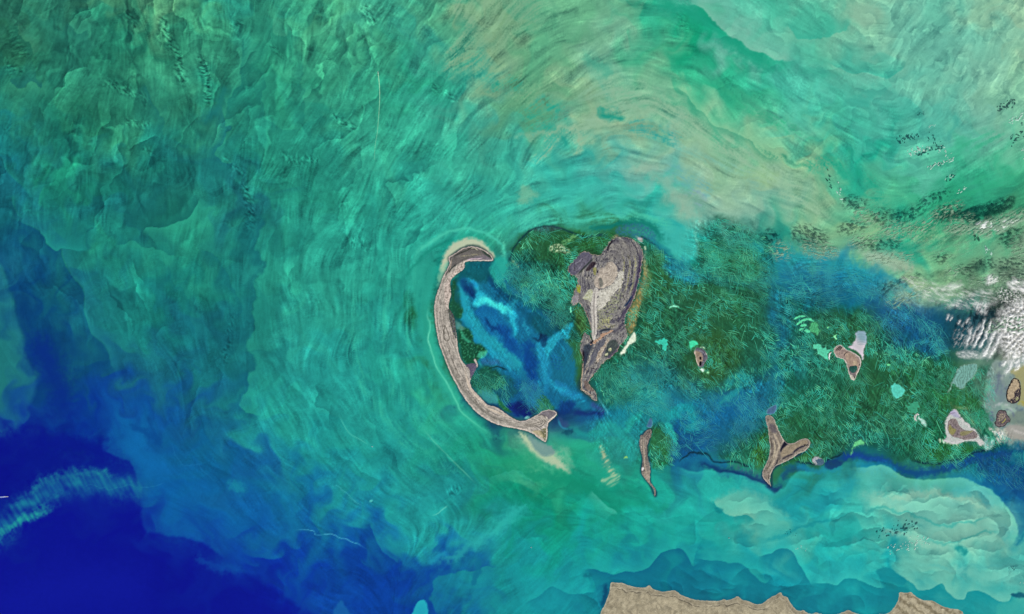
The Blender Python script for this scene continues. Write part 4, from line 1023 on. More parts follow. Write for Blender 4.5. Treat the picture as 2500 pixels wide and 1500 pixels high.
# ------------------------------------------------------------------ islands, mainland, shoals
def land_patch(name, outline, step, rgb, paint, parent, z0=0.0, rise=.012, relief=.006, rscale=18, n=5, rough_edge=.8, mat=None, shore=None, edge_px=4.0, drop=True, seed=3):
    """a piece of ground: height rises from its outline, colour painted by paint(canvas)"""
    if mat is None:
        z0, rise, relief = z0 * .4, rise * .4, relief * .45
    P = spline(outline, n, True)
    cv = Canvas(P[:, 0].min() - 5, P[:, 1].min() - 5, P[:, 0].max() + 5, P[:, 1].max() + 5, step, rgb)
    if rough_edge:
        cv.DX += rough_edge * 1.8 * fbm(cv.X / 7, cv.Y / 7, 3, seed); cv.DY += rough_edge * 1.8 * fbm(cv.X / 7, cv.Y / 7, 3, seed + 9)
    sd = cv.sd((slice(None), slice(None)), P, 1.0)
    cv.SD = sd
    cv.P = P
    if paint: paint(cv)
    if shore is not None:
        srgb, a, s0, s1 = shore
        m = sstep(s0 - .8, s0 + .2, sd) * (1 - sstep(s1 - .5, s1 + 1.2, sd)) * a
        cv.put((slice(None), slice(None)), m.astype(f32), srgb)
    if mat is not None and parent is None or name in ('mud_rim', 'white_flat', 'sand_ring', 'shoal_tail'):
        loc = sample_lin(sea.C, cv.X, cv.Y, SX0, SY0, STEP)
        e = (1 - sstep(.2, 5.5 if rough_edge > .7 else 2.5, sd + 2.2 * fbm(cv.X / 6, cv.Y / 6, 3, seed + 31)))[..., None] * .85
        cv.C[:] = cv.C * (1 - e) + loc * e
    if mat is None:
        g_ = cv.C.mean(-1, keepdims=True)
        cv.C[:] = g_ + (cv.C - g_) * .92
        mot_ = .15 * fbm(cv.X / 9, cv.Y / 9, 4, seed + 41, gain=.6) + (.03 if name == 'land' else .05) * gnoise(cv.X / 3.3, cv.Y / 3.3, seed + 43)
        cv.C[:] = np.clip(cv.C * (1 + mot_)[..., None] * np.array([.985, 1, 1.01], f32), 0, 1)
    cv.C[:] = crisp(cv.C, .35 if name == 'land' else .9, .3 if name == 'land' else .5)
    h = z0 + rise * np.tanh(sd / edge_px) + relief * fbm(cv.X / rscale, cv.Y / rscale, 5, seed + 20, gain=.6) * sstep(0, 6, sd)
    k = (np.maximum(np.maximum(sd[:-1, :-1], sd[1:, 1:]), np.maximum(sd[1:, :-1], sd[:-1, 1:])) > -1.6)
    V = np.stack([(cv.X - 1250) / 100, (750 - cv.Y) / 100, h], -1).reshape(-1, 3)
    Fq = grid_faces(cv.H, cv.W, k)
    V, Fq, c = compact(V, Fq, cv.C.reshape(-1, 3))
    org = None if parent is not None else W(float(P[:, 0].mean()), float(P[:, 1].mean()))
    return mesh_np(name, V, Fq, mat or M_LAND, c, parent=parent, origin=org)

def speck(cv, sc, lo, hi, rgb, a, seed, mask=None):
    m = sstep(lo, hi, fbm(cv.X / sc, cv.Y / sc, 3, seed)) * a
    if mask is not None: m = m * mask
    cv.put((slice(None), slice(None)), m.astype(f32), rgb)

def lines_along(cv, P, spacing, rgb, a, seed, wob=2.0, lo=.2):
    """fine parallel beach ridges following an outline"""
    d, _, _ = segdist(P, cv.X, cv.Y)
    q = d / spacing + fbm(cv.X / 26, cv.Y / 26, 3, seed) * wob
    m = sstep(lo, .9, np.sin(q * 2 * np.pi)) * a * sstep(-.4, .2, fbm(cv.X / 20, cv.Y / 20, 3, seed + 3))
    cv.put((slice(None), slice(None)), m.astype(f32), rgb)

CRES = [(1204,637),(1201,625),(1188,614),(1175,607),(1159,602),(1145,602),(1126,608),(1113,617),(1098,626),(1094,632),(1097,642),(1093,654),(1084,670),(1076,691),(1070,707),(1064,724),(1060,749),(1061,774),(1063,794),(1067,817),(1072,840),(1079,859),(1087,881),(1097,906),(1104,921),(1115,940),(1124,958),(1138,978),(1153,997),(1169,1012),(1188,1025),(1208,1035),(1228,1041),(1248,1045),(1269,1049),(1289,1054),(1301,1060),(1312,1068),(1323,1076),(1331,1080),(1335,1075),(1337,1061),(1337,1044),(1340,1032),(1348,1025),(1356,1017),(1360,1012),(1358,1006),(1348,1001),(1336,1000),(1323,1004),(1312,1012),(1298,1020),(1285,1026),(1271,1028),(1258,1024),(1244,1016),(1228,1005),(1215,996),(1201,991),(1190,988),(1180,978),(1169,966),(1159,956),(1151,945),(1148,933),(1150,925),(1153,916),(1160,903),(1167,893),(1165,885),(1160,876),(1157,880),(1161,889),(1152,893),(1140,892),(1132,887),(1124,872),(1119,855),(1117,837),(1115,821),(1112,799),(1110,780),(1105,770),(1098,760),(1095,749),(1097,734),(1101,722),(1100,708),(1099,690),(1105,677),(1115,668),(1128,657),(1133,645),(1140,639),(1161,638),(1181,638)]
OUTER = CRES[10:40]
def paint_cres(cv):
    al = (slice(None), slice(None))
    speck(cv, 22, -.2, .4, (150,140,127), .7, 101)
    speck(cv, 8, .05, .5, (128,119,108), .4, 102)
    Po = spline(OUTER, 4)
    lines_along(cv, Po, 5.2, (126,117,106), .5, 103, .55, .0)
    lines_along(cv, Po, 8.5, (200,186,168), .6, 105, .6, .1)
    lines_along(cv, Po, 3.1, (144,134,121), .35, 109, .4, .1)
    cv.stroke([(1066,800),(1075,840),(1100,895),(1130,950),(1165,990),(1210,1022),(1280,1040)], (118,112,100), 4, .6, rag=0)
    cv.stroke([(1080,760),(1083,800),(1090,830),(1105,880),(1125,930),(1150,965),(1185,1000),(1240,1028)], (112,104,92), 3.2, .6, rag=0, tex=tex_grain(6, -.3, .3, 104))
    cv.stroke([(1133,895),(1140,925),(1148,950),(1170,975),(1195,998),(1225,1012),(1255,1030)], (205,184,160), 2.6, .8, rag=0)
    cv.stroke([(1084,815),(1086,795),(1094,815),(1097,828),(1090,833),(1084,825),(1083,805)], (100,92,80), 1.1, .8, rag=0, taper=0)
    # dark northern cape
    cv.fill([(1094,632),(1113,617),(1145,602),(1175,607),(1201,625),(1204,637),(1170,634),(1140,634),(1128,640),(1113,648),(1100,655),(1090,672),(1086,668),(1096,645)], (104,98,92), .9, 2.5, rag=0)
    cv.fill([(1150,630),(1180,622),(1202,634),(1200,637),(1165,637),(1140,636)], (126,116,120), .8, 2, rag=0)
    cv.fill([(1176,610),(1196,622),(1202,632),(1184,622)], (62,76,66), .8, 2, rag=0)
    cv.stroke([(1104,630),(1120,620),(1140,612),(1150,606),(1168,612)], (62,64,56), 2.0, .7, rag=0)
    cv.stroke([(1118,628),(1140,624),(1165,622),(1185,628)], (158,148,118), 2.2, .6, rag=0, tex=tex_grain(4, -.4, .2, 106))
    cv.stroke([(1148,608),(1158,606),(1168,613)], (190,180,150), 1.3, .8, rag=0)
    cv.stroke([(1103,630),(1101,645),(1098,660),(1090,672)], (170,150,130), 1.2, .9, rag=0)
    cv.stroke([(1094,668),(1104,654),(1116,646)], (44,52,48), 2, .7, rag=0)
    cv.stroke([(1137,637),(1150,633),(1170,632),(1180,629)], (196,170,172), 1.2, .9, rag=0)
    # spoon-shaped southern end
    cv.fill([(1312,1008),(1330,1001),(1350,1003),(1358,1010),(1340,1024),(1335,1018),(1322,1013)], (126,116,118), .9, 2, rag=0)
    cv.stroke([(1310,1013),(1325,1014),(1334,1022)], (84,76,76), 1.5, .7, rag=0)
    for k in range(6):
        q = k * 2.6
        cv.stroke([(1275, 1040 - q * .2), (1300, 1042 - q * .6), (1320 - q * .6, 1042 - q), (1331 - q, 1030), (1322 - q * .8, 1018 + q * .5)], ((96,88,78), (176,164,148))[k % 2], .9, .75, rag=0)
    cv.fill([(1318,1052),(1336,1045),(1335,1066),(1330,1076),(1320,1062)], (112,108,72), .8, 2, rag=0, tex=tex_grain(3, -.5, .1, 107))
    cv.fill([(1300,1054),(1318,1052),(1326,1068),(1312,1064)], (186,168,128), .7, 3, rag=0)
    cv.put(al, ((1 - sstep(.3, 1.2, cv.SD)) * .3).astype(f32), (90,84,80))

ISLES = {}
r = tag(empty('crescent_island', 1150, 860), 'long thin crescent sand island, pale pinkish, curving round the blue lagoon', 'island')
land_patch('sand_spit', CRES, 1.15, (188,175,159), paint_cres, r, rise=.016, shore=((206,186,170), .75, 1.3, 2.6))
def paint_pond(c):
    speck(c, 6, -.3, .4, (92,84,104), .7, 111); speck(c, 3, 0, .4, (126,112,118), .5, 112)
land_patch('tidal_pond', [(1140,893),(1152,890),(1162,892),(1160,900),(1153,914),(1148,922),(1147,910),(1143,900)], .9, (92,82,106), paint_pond, r, z0=.012, rise=.008, relief=.001)
def paint_marsh(c):
    speck(c, 5, -.2, .3, (74,80,66), .8, 113); speck(c, 3.5, .1, .4, (66,62,84), .8, 114)
land_patch('salt_marsh', [(1095,757),(1103,768),(1108,780),(1110,800),(1112,818),(1112,826),(1106,812),(1099,795),(1095,775)], .9, (96,98,92), paint_marsh, r, z0=.013, rise=.008, relief=.002)
def paint_strip(c):
    speck(c, 5, -.1, .4, (150,134,120), .8, 116)
land_patch('dune_ridge', [(1132,646),(1130,656),(1116,666),(1104,676),(1097,690),(1098,710),(1096,725),(1091,745),(1089,765),(1085,745),(1084,720),(1085,700),(1090,685),(1100,670),(1112,657),(1124,646)], 1.0, (202,182,166), paint_strip, r, z0=.014, rise=.008, relief=.003)

CENT = [(1487,590),(1495,583),(1511,578),(1532,580),(1549,587),(1563,598),(1569,615),(1569,632),(1565,659),(1561,683),(1555,708),(1549,726),(1540,747),(1529,767),(1526,787),(1528,804),(1532,817),(1530,828),(1516,841),(1505,859),(1489,874),(1472,886),(1464,898),(1455,909),(1443,922),(1438,934),(1443,945),(1452,954),(1457,966),(1457,978),(1448,976),(1438,965),(1422,956),(1418,949),(1418,927),(1420,912),(1421,891),(1422,870),(1417,856),(1417,842),(1424,818),(1428,812),(1436,818),(1445,830),(1443,812),(1441,795),(1436,779),(1427,760),(1418,744),(1410,740),(1401,748),(1395,740),(1396,728),(1400,718),(1406,704),(1410,686),(1406,676),(1394,671),(1387,661),(1390,648),(1404,632),(1417,619),(1429,614),(1443,619),(1453,622),(1464,623),(1472,613),(1482,598)]
def paint_cent(cv):
    al = (slice(None), slice(None))
    cx, cy = 1488, 676
    ex, ey = (cv.X - cx) * 1.25, (cv.Y - cy) * .72
    rr = np.hypot(ex, ey); th = np.arctan2(ey, ex)
    wx, wy = 4 * fbm(cv.X / 14, cv.Y / 14, 3, 120), 4 * fbm(cv.X / 14, cv.Y / 14, 3, 119)
    ax_ = (cv.Y - 590) * .28 + (cv.X - 1480) * .96           # across the long axis, for the southern half
    al_ = -(cv.X - 1480) * .28 + (cv.Y - 590) * .96
    head = 1 - sstep(800, 822, cv.Y)
    def grained(sc, ln, seed):
        a = fbm((rr + wx) / sc, (th * 55 + wy) / ln, 4, seed, gain=.6); b = fbm((ax_ + wx) / sc, (al_ + wy) / ln, 4, seed + 1, gain=.6)
        return a * head + b * (1 - head)
    g1 = grained(7, 30, 121); g2 = grained(3.4, 11, 123)
    cv.put(al, (sstep(.0, .3, g1) * .75).astype(f32), (86,82,90))
    cv.put(al, (sstep(.08, .4, -g1) * .6).astype(f32), (158,150,136))
    cv.put(al, (sstep(.12, .4, g2) * .7).astype(f32), (62,58,66))
    cv.put(al, (sstep(.18, .42, -g2) * .65).astype(f32), (180,172,150))
    cv.fill([(1500,590),(1530,588),(1550,610),(1545,640),(1510,630),(1485,640),(1490,610)], (124,118,112), .55, 9, rag=0)
    # eastern ridges, green-yellow between dark swales
    for k, x in enumerate((1521, 1528, 1535, 1543, 1549, 1556)):
        cv.stroke([(x - 4, 618), (x + 3, 640), (x, 670), (x - 5, 700), (x - 16, 725)], ((160,156,106), (70,70,76))[k % 2], 2.1, .75, rag=0, tex=tex_grain(4, -.4, .25, 125 + k))
    cv.stroke([(1556,600),(1563,622),(1562,650),(1556,682),(1550,706),(1541,735),(1530,756),(1521,770),(1519,800)], (78,66,88), 4.0, .85, rag=0)
    cv.stroke([(1498,586),(1488,598),(1482,615)], (46,38,42), 2.4, .8, rag=0)
    cv.stroke([(1537,700),(1545,690)], (36,48,72), 2, .7, rag=0)
    cv.stroke([(1544,720),(1534,738),(1523,750)], (30,52,84), 2.2, .85, rag=0)
    cv.fill([(1508,770),(1524,765),(1524,800),(1512,805)], (68,62,80), .7, 3, rag=0, tex=tex_grain(3, -.3, .3, 131))
    cv.fill([(1462,742),(1500,715),(1520,720),(1505,760),(1480,790),(1462,792)], (148,148,116), .75, 4, rag=0, tex=tex_grain(4.5, -.25, .2, 132))
    cv.fill([(1470,780),(1490,775),(1488,790),(1472,792)], (176,172,112), .7, 3, rag=0, tex=tex_grain(4, -.3, .2, 133))
    cv.fill([(1458,792),(1500,794),(1490,802),(1460,803)], (156,152,110), .7, 3, rag=0, tex=tex_grain(4, -.3, .2, 134))
    cv.stroke([(1460,812),(1475,806),(1495,804)], (44,52,62), 3, .8, rag=0)
    # western lobe
    cv.fill([(1390,650),(1418,618),(1440,618),(1445,640),(1420,660),(1402,672),(1390,666)], (100,94,108), .9, 3, rag=0)
    cv.fill([(1430,660),(1445,640),(1455,644),(1440,660)], (48,36,44), .8, 2.5, rag=0)
    cv.stroke([(1410,672),(1425,655),(1440,640),(1452,628)], (52,58,54), 2.4, .8, rag=0)
    cv.stroke([(1396,652),(1408,660),(1418,650),(1422,640)], (140,132,140), .9, .7, rag=0)
    cv.stroke([(1400,645),(1412,640),(1424,628)], (146,138,146), .9, .7, rag=0)
    cv.fill([(1408,698),(1417,698),(1416,716),(1409,712)], (166,166,56), .85, 2, rag=0, tex=tex_grain(3.5, -.5, .1, 135))
    cv.fill([(1448,655),(1456,655),(1454,672),(1449,668)], (160,156,80), .6, 2, rag=0)
    cv.fill([(1396,722),(1412,725),(1410,742),(1398,745)], (158,148,148), .7, 2.5, rag=0)
    cv.stroke([(1428,756),(1434,772),(1440,795)], (186,138,112), 2.2, .75, rag=0, tex=tex_grain(3, -.3, .3, 136))
    cv.stroke([(1448,826),(1446,834),(1440,840)], (26,26,36), 2.4, .9, rag=0)
    # southern half
    cv.fill([(1424,850),(1436,840),(1448,842),(1440,862),(1430,890),(1424,900)], (46,56,70), .8, 4, rag=0)
    cv.stroke([(1421,850),(1425,870),(1421,895),(1420,925)], (40,22,34), 2.2, .9, rag=0)
    cv.fill([(1445,860),(1470,830),(1480,835),(1460,870),(1445,890),(1438,892)], (92,92,102), .7, 4, rag=0)
    cv.fill([(1484,838),(1500,830),(1510,845),(1495,865),(1478,872),(1478,860)], (66,76,72), .8, 3, rag=0)
    cv.fill([(1486,852),(1492,850),(1492,857),(1487,858)], (186,186,140), .9, 1.5, rag=0)
    cv.fill([(1477,865),(1484,862),(1483,868),(1478,869)], (190,186,146), .9, 1.2, rag=0)
    cv.stroke([(1514,835),(1510,850),(1498,864),(1480,876)], (88,74,92), 3, .8, rag=0)
    cv.stroke([(1450,850),(1445,862),(1437,872)], (170,168,140), 1.3, .7, rag=0, tex=tex_grain(2.5, -.3, .2, 137))
    cv.stroke([(1438,866),(1440,878),(1434,890)], (182,174,150), 1.6, .7, rag=0, tex=tex_grain(2.5, -.3, .2, 138))
    cv.stroke([(1438,895),(1432,902),(1427,918)], (176,160,140), 1.2, .85, rag=0)
    cv.stroke([(1426,875),(1423,900),(1420,930),(1421,950),(1432,957),(1446,968),(1456,977)], (196,172,140), 1.4, .85, rag=0)
    cv.stroke([(1438,898),(1448,900),(1455,903)], (44,38,44), 1.0, .7, rag=0)
    cv.put(al, (sstep(.2, .4, grained(3, 7, 139)) * .6).astype(f32), (44,40,48))
    cv.fill([(1426,930),(1440,935),(1448,955),(1430,950)], (128,106,92), .7, 4, rag=0)
    cv.put(al, ((1 - sstep(.4, 2.4, cv.SD + 2.5 * fbm(cv.X / 9, cv.Y / 9, 3, 128))) * .6).astype(f32), (176,156,132))
r = tag(empty('broad_island', 1478, 760), 'largest island, broad dark grey marshy head tapering south to a hooked tail', 'island')
land_patch('marsh_ground', CENT, 1.15, (130,124,120), paint_cent, r, rise=.012, relief=.007, rscale=9, rough_edge=2.2)
def paint_flat(c):
    speck(c, 9, -.1, .5, (184,176,156), .6, 141); speck(c, 3, .2, .4, (120,110,100), .6, 142, 1 - sstep(2, 14, c.SD))
land_patch('salt_flat', [(1518,661),(1520,675),(1515,699),(1499,716),(1489,728),(1478,742),(1468,752),(1461,758),(1459,742),(1460,722),(1466,712),(1480,704),(1497,695),(1505,683),(1511,668)], 1.0, (206,198,180), paint_flat, r, z0=.0135, rise=.006, relief=.002, rough_edge=3.6)
def paint_core(c):
    speck(c, 8, -.2, .4, (172,156,138), .8, 143); speck(c, 4, .1, .5, (206,192,176), .6, 144)
    c.fill([(1462,680),(1470,682),(1472,698),(1464,700)], (112,110,100), .8, 2, rag=0)
    lines_along(c, c.P, 4.5, (150,134,122), .5, 145, 1.2)
land_patch('dune_upland', [(1476,655),(1486,642),(1497,642),(1505,656),(1504,674),(1494,691),(1480,699),(1464,703),(1454,697),(1454,683),(1463,664),(1470,654)], 1.0, (190,174,154), paint_core, r, z0=.016, rise=.012, relief=.004)
def paint_ridge(c):
    c.stroke([(1455,706),(1451,727),(1450,760),(1452,800),(1450,826)], (134,124,118), 1.3, .9, rag=0); speck(c, 5, 0, .4, (170,160,148), .5, 147)
land_patch('spit_ridge', [(1450,708),(1455,704),(1461,712),(1457,730),(1456,760),(1457,785),(1456,812),(1452,826),(1449,829),(1447,812),(1446,785),(1443,750),(1446,728)], .9, (202,192,178), paint_ridge, r, z0=.014, rise=.01, relief=.002, rough_edge=.4)
land_patch('dry_pan', [(1438,708),(1445,711),(1443,735),(1434,731),(1424,727),(1431,717)], .9, (188,186,156), lambda c: speck(c, 4, 0, .4, (164,164,110), .7, 148), r, z0=.013, rise=.006, relief=.001)
land_patch('sand_ridge', [(1483,827),(1486,832),(1480,845),(1474,856),(1468,868),(1461,884),(1456,880),(1459,866),(1466,852),(1474,842),(1480,834)], .9, (190,172,150), lambda c: speck(c, 4, -.2, .3, (160,140,116), .8, 149), r, z0=.012, rise=.007, relief=.002)
land_patch('rust_bank', [(1498,807),(1482,811),(1470,815),(1462,824),(1452,833),(1442,842),(1450,840),(1462,832),(1474,823),(1486,815)], .9, (184,142,112), lambda c: speck(c, 4, -.1, .4, (206,172,142), .8, 150), r, z0=.012, rise=.007, relief=.001)

# small islands: outline, base colour, painter
def isle(name, label, x, y, part, outline, rgb, paint, **kw):
    q = tag(empty(name, x, y), label, 'island')
    land_patch(part, outline, kw.pop('step', .95), rgb, paint, q, **kw)
    return q
def p3(c):
    speck(c, 6, -.2, .4, (84,80,92), .7, 151); speck(c, 3, .1, .4, (58,54,62), .7, 152)
    c.fill([(1697,858),(1712,862),(1716,880),(1706,888),(1700,878)], (164,138,112), .8, 3, rag=0)
    c.stroke([(1696,850),(1697,866),(1702,885),(1710,897)], (206,184,162), 2, .9, rag=0)
    c.fill([(1708,872),(1712,872),(1712,879),(1708,877)], (34,30,34), .9, 1, rag=0); c.fill([(1708,884),(1712,883),(1712,892),(1707,893)], (20,14,26), .95, 1, rag=0)
    c.stroke([(1722,860),(1727,868)], (196,190,180), 1.2, .9, rag=0)
    c.stroke([(1702,856),(1716,860),(1722,870)], (146,138,148), 1, .7, rag=0)
isle('grey_islet', 'small dark grey islet with a brown half and a bright green shoal to its north-west', 1711, 872, 'marsh_ground',
     [(1700,847),(1708,849),(1714,849),(1721,856),(1728,867),(1728,877),(1721,886),(1717,895),(1710,900),(1704,893),(1700,883),(1698,870),(1694,861),(1696,853)], (112,106,112), p3, rise=.012)
def p4(c):
    speck(c, 7, -.2, .4, (150,126,116), .7, 161); speck(c, 3.5, .15, .45, (108,92,88), .6, 162)
    c.fill([(2062,862),(2078,862),(2094,880),(2095,895),(2078,893),(2066,880)], (174,146,122), .7, 4, rag=0)
    c.fill([(2083,884),(2090,882),(2092,890),(2084,892)], (190,166,134), .7, 2, rag=0)
    for a in (0, 4, 8):
        c.stroke([(2040 + a, 858), (2046 + a, 850), (2052 + a * .6, 845)], (40,38,44), 1.1, .9, rag=0)
    c.stroke([(2060,872),(2063,864),(2070,860)], (52,44,50), 1, .8, rag=0)
    c.fill([(2068,900),(2090,902),(2086,920),(2078,924),(2072,912)], (120,108,110), .7, 3, rag=0)
    c.stroke([(2085,928),(2090,914)], (30,30,30), 1.4, .9, rag=0); c.stroke([(2098,888),(2101,895)], (44,38,40), 1.6, .8, rag=0)
    c.fill([(2074,918),(2084,930),(2086,926),(2080,916)], (206,192,170), .8, 1.5, rag=0)
i4 = isle('brown_island', 'brown wedge island pointing south, dark green pond and a white flat beside it', 2070, 885, 'island_ground',
     [(2034,857),(2042,845),(2053,842),(2068,854),(2086,862),(2099,873),(2103,885),(2098,903),(2090,921),(2085,931),(2076,924),(2070,906),(2065,888),(2058,878),(2043,873)], (166,142,128), p4, rise=.014, shore=((206,190,176), .8, .6, 2.2))
land_patch('pond', [(2076,898),(2084,896),(2091,897),(2090,903),(2083,909),(2077,905)], .8, (26,78,70), lambda c: speck(c, 4, 0, .4, (40,100,84), .7, 163), i4, z0=.014, rise=.004, relief=0, mat=M_SHOAL)
def paint_wflat(c):
    c.fill([(2085,800),(2120,800),(2122,835),(2095,830)], (92,150,160), .6, 10, rag=0)
    for k in range(9):
        c.stroke([(2082 + k, 806 + k * 4), (2100, 810 + k * 4), (2117, 808 + k * 4)], (112,136,150), .8, .5, rag=0)
land_patch('white_flat', [(2085,812),(2098,806),(2114,808),(2118,822),(2119,836),(2113,850),(2111,865),(2110,878),(2104,880),(2098,868),(2086,858),(2072,852),(2068,846),(2078,840),(2086,826)], 1.1, (192,190,192), paint_wflat, i4, rise=.005, relief=.001, mat=M_SHOAL)
def p5(c):
    speck(c, 12, .05, .4, (98,90,84), .5, 175); speck(c, 6, -.2, .4, (122,110,100), .6, 171); speck(c, 3, .1, .4, (92,84,80), .6, 172)
    c.stroke([(1570,1066),(1572,1100),(1575,1140),(1582,1165)], (182,164,140), 1.6, .8, rag=0)
    c.stroke([(1566,1070),(1567,1110)], (196,180,156), 1.4, .7, rag=0, tex=tex_grain(4, -.3, .3, 173)); c.stroke([(1578,1068),(1579,1110),(1576,1135)], (110,98,88), 1, .8, rag=0)
    c.fill([(1574,1062),(1586,1050),(1590,1062),(1582,1076)], (96,84,82), .8, 2, rag=0, tex=tex_grain(3, -.3, .3, 174))
    c.fill([(1567,1142),(1572,1142),(1571,1148),(1567,1149)], (214,204,194), .9, 1, rag=0)
    c.fill([(1568,1158),(1586,1150),(1586,1178),(1578,1172)], (172,154,132), .6, 4, rag=0)
isle('slender_island', 'slender grey sand island trailing a thin curved tail to the south', 1576, 1120, 'sand_ground',
     [(1564,1065),(1570,1061),(1583,1049),(1590,1050),(1590,1065),(1583,1078),(1580,1097),(1582,1120),(1587,1139),(1587,1162),(1587,1176),(1593,1185),(1599,1193),(1601,1202),(1599,1211),(1597,1211),(1597,1200),(1593,1190),(1586,1183),(1575,1170),(1566,1154),(1567,1142),(1569,1121),(1564,1100),(1561,1081)], (146,133,120), p5, rise=.014)
def p6(c):
    speck(c, 12, 0, .4, (104,95,88), .6, 183); speck(c, 7, -.2, .4, (128,115,100), .6, 181); speck(c, 3.5, .15, .4, (90,80,76), .5, 182)
    c.stroke([(1878,1020),(1884,1042),(1890,1060),(1902,1085),(1897,1105),(1888,1130),(1872,1155)], (184,166,140), 3, .8, rag=0)
    c.stroke([(1886,1070),(1892,1090),(1890,1110),(1880,1130)], (202,184,152), 2.4, .7, rag=0)
    c.fill([(1878,1036),(1890,1038),(1896,1055),(1884,1056)], (96,88,92), .8, 4, rag=0)
    c.stroke([(1892,1030),(1904,1058),(1912,1078),(1908,1095)], (196,178,160), 1.1, .8, rag=0)
    c.stroke([(1880,1065),(1884,1085),(1886,1110)], (88,78,70), 1, .8, rag=0)
    c.fill([(1915,1078),(1925,1082),(1912,1096),(1908,1105),(1905,1098)], (34,32,48), .9, 2.5, rag=0)
    c.fill([(1912,1095),(1940,1082),(1965,1074),(1972,1082),(1955,1090),(1935,1104),(1915,1116),(1906,1112)], (156,138,112), .8, 3, rag=0)
    c.stroke([(1935,1110),(1942,1100),(1955,1092),(1968,1088)], (44,42,56), 2.4, .8, rag=0); c.stroke([(1907,1124),(1922,1114),(1940,1108)], (60,54,62), 2.4, .75, rag=0)
    for k in range(3): c.stroke([(1962 + k * 4, 1084), (1966 + k * 4, 1090)], (36,32,36), 1.1, .9, rag=0)
    c.stroke([(1900,1118),(1894,1135),(1886,1150)], (52,48,56), 2, .7, rag=0); c.stroke([(1878,1158),(1877,1172)], (36,32,40), 1.2, .9, rag=0)
    c.stroke([(1888,1112),(1880,1132),(1870,1150)], (96,86,74), 1, .7, rag=0)
i6 = isle('forked_island', 'Y-shaped grey-brown island with one arm bent east and a pointed southern foot', 1900, 1100, 'sand_ground',
     [(1870,1017),(1879,1014),(1888,1020),(1895,1035),(1903,1054),(1911,1070),(1921,1081),(1935,1083),(1953,1074),(1969,1071),(1977,1078),(1976,1090),(1964,1103),(1950,1108),(1937,1117),(1921,1126),(1908,1132),(1895,1138),(1885,1151),(1880,1167),(1880,1180),(1883,1189),(1879,1185),(1870,1176),(1862,1165),(1862,1151),(1869,1135),(1877,1116),(1879,1091),(1877,1067),(1874,1043),(1870,1029)], (148,134,118), p6, rise=.016, shore=((196,180,164), .55, .6, 1.8))
def p7(c):
    speck(c, 5, -.2, .4, (108,94,92), .8, 191); speck(c, 3, .1, .4, (150,136,130), .6, 192)
    c.fill([(2318,1038),(2325,1045),(2334,1050),(2326,1062),(2316,1055)], (146,140,72), .7, 3, rag=0); c.fill([(2345,1055),(2362,1052),(2375,1052),(2360,1062),(2346,1064)], (146,140,84), .6, 2.5, rag=0)
    c.put((slice(None), slice(None)), ((1 - sstep(.8, 3, c.SD)) * .75).astype(f32), (58,52,56))
i7 = isle('kidney_island', 'brown kidney-shaped island with yellow-green patches ringed by white mud', 2348, 1048, 'marsh_ground',
     [(2314,1027),(2322,1021),(2333,1021),(2339,1028),(2344,1038),(2352,1046),(2363,1050),(2374,1049),(2383,1054),(2388,1062),(2385,1071),(2372,1074),(2354,1076),(2337,1071),(2323,1067),(2315,1057),(2311,1046),(2312,1035)], (134,118,114), p7, z0=.006, rise=.014)
def p7b(c):
    speck(c, 6, -.2, .4, (170,182,172), .7, 193); speck(c, 3, .25, .5, (120,118,126), .7, 194)
    c.fill([(2315,1005),(2332,1002),(2342,1018),(2330,1018)], (162,160,186), .7, 3, rag=0)
    c.stroke([(2312,1018),(2322,1010),(2334,1008)], (126,114,130), 1.2, .7, rag=0); c.stroke([(2340,1018),(2347,1022)], (120,124,140), 1.6, .8, rag=0)
land_patch('mud_rim', [(2304,1040),(2307,1024),(2316,1008),(2328,996),(2338,1002),(2348,1015),(2358,1026),(2370,1036),(2374,1043),(2384,1048),(2392,1060),(2394,1068),(2403,1075),(2405,1084),(2396,1092),(2386,1086),(2378,1080),(2362,1080),(2348,1084),(2330,1088),(2312,1084),(2300,1080),(2308,1066),(2305,1054)], 1.1, (190,194,186), p7b, i7, rise=.005, relief=.001, rough_edge=2.2, mat=M_SHOAL)
def p8(c):
    speck(c, 4, -.2, .3, (78,66,70), .8, 201); speck(c, 3, .1, .4, (128,112,108), .6, 202)
    c.fill([(2440,1012),(2450,1010),(2454,1018),(2444,1028),(2437,1028)], (160,144,118), .8, 2.5, rag=0, tex=tex_grain(3, -.4, .2, 203)); c.stroke([(2444,1034),(2452,1028),(2456,1020)], (160,150,76), 1.5, .8, rag=0)
    c.put((slice(None), slice(None)), ((1 - sstep(.8, 2.6, c.SD)) * .8).astype(f32), (48,44,46))
isle('round_islet', 'round dark brown islet with a tan middle between the kidney and oval islands', 2446, 1023, 'marsh_ground',
     [(2434,1008),(2442,1001),(2455,1004),(2461,1015),(2465,1020),(2468,1025),(2465,1031),(2459,1033),(2456,1038),(2450,1042),(2436,1043),(2429,1037),(2432,1022)], (108,94,92), p8, rise=.014, rough_edge=1.4)
def p9(c):
    speck(c, 5, -.2, .4, (160,138,108), .7, 211)
    c.put((slice(None), slice(None)), ((1 - sstep(1.5, 4.5, c.SD + 2.5 * fbm(c.X / 6, c.Y / 6, 2, 213))) * .92).astype(f32), (44,36,36))
    c.fill([(2477,958),(2490,950),(2490,980),(2468,985),(2462,978),(2476,970)], (52,44,52), .85, 2.5, rag=0, tex=tex_grain(4, -.6, 0, 212)); c.fill([(2480,972),(2486,970),(2485,977),(2480,978)], (150,146,104), .8, 1, rag=0)
isle('oval_island', 'tan oval island with a ragged black rim on mudflats below the cloud bank', 2475, 955, 'sand_ground',
     [(2477,923),(2488,929),(2492,945),(2492,963),(2488,979),(2473,986),(2461,981),(2456,967),(2459,951),(2467,933)], (174,152,122), p9, rise=.014, rough_edge=1.2)
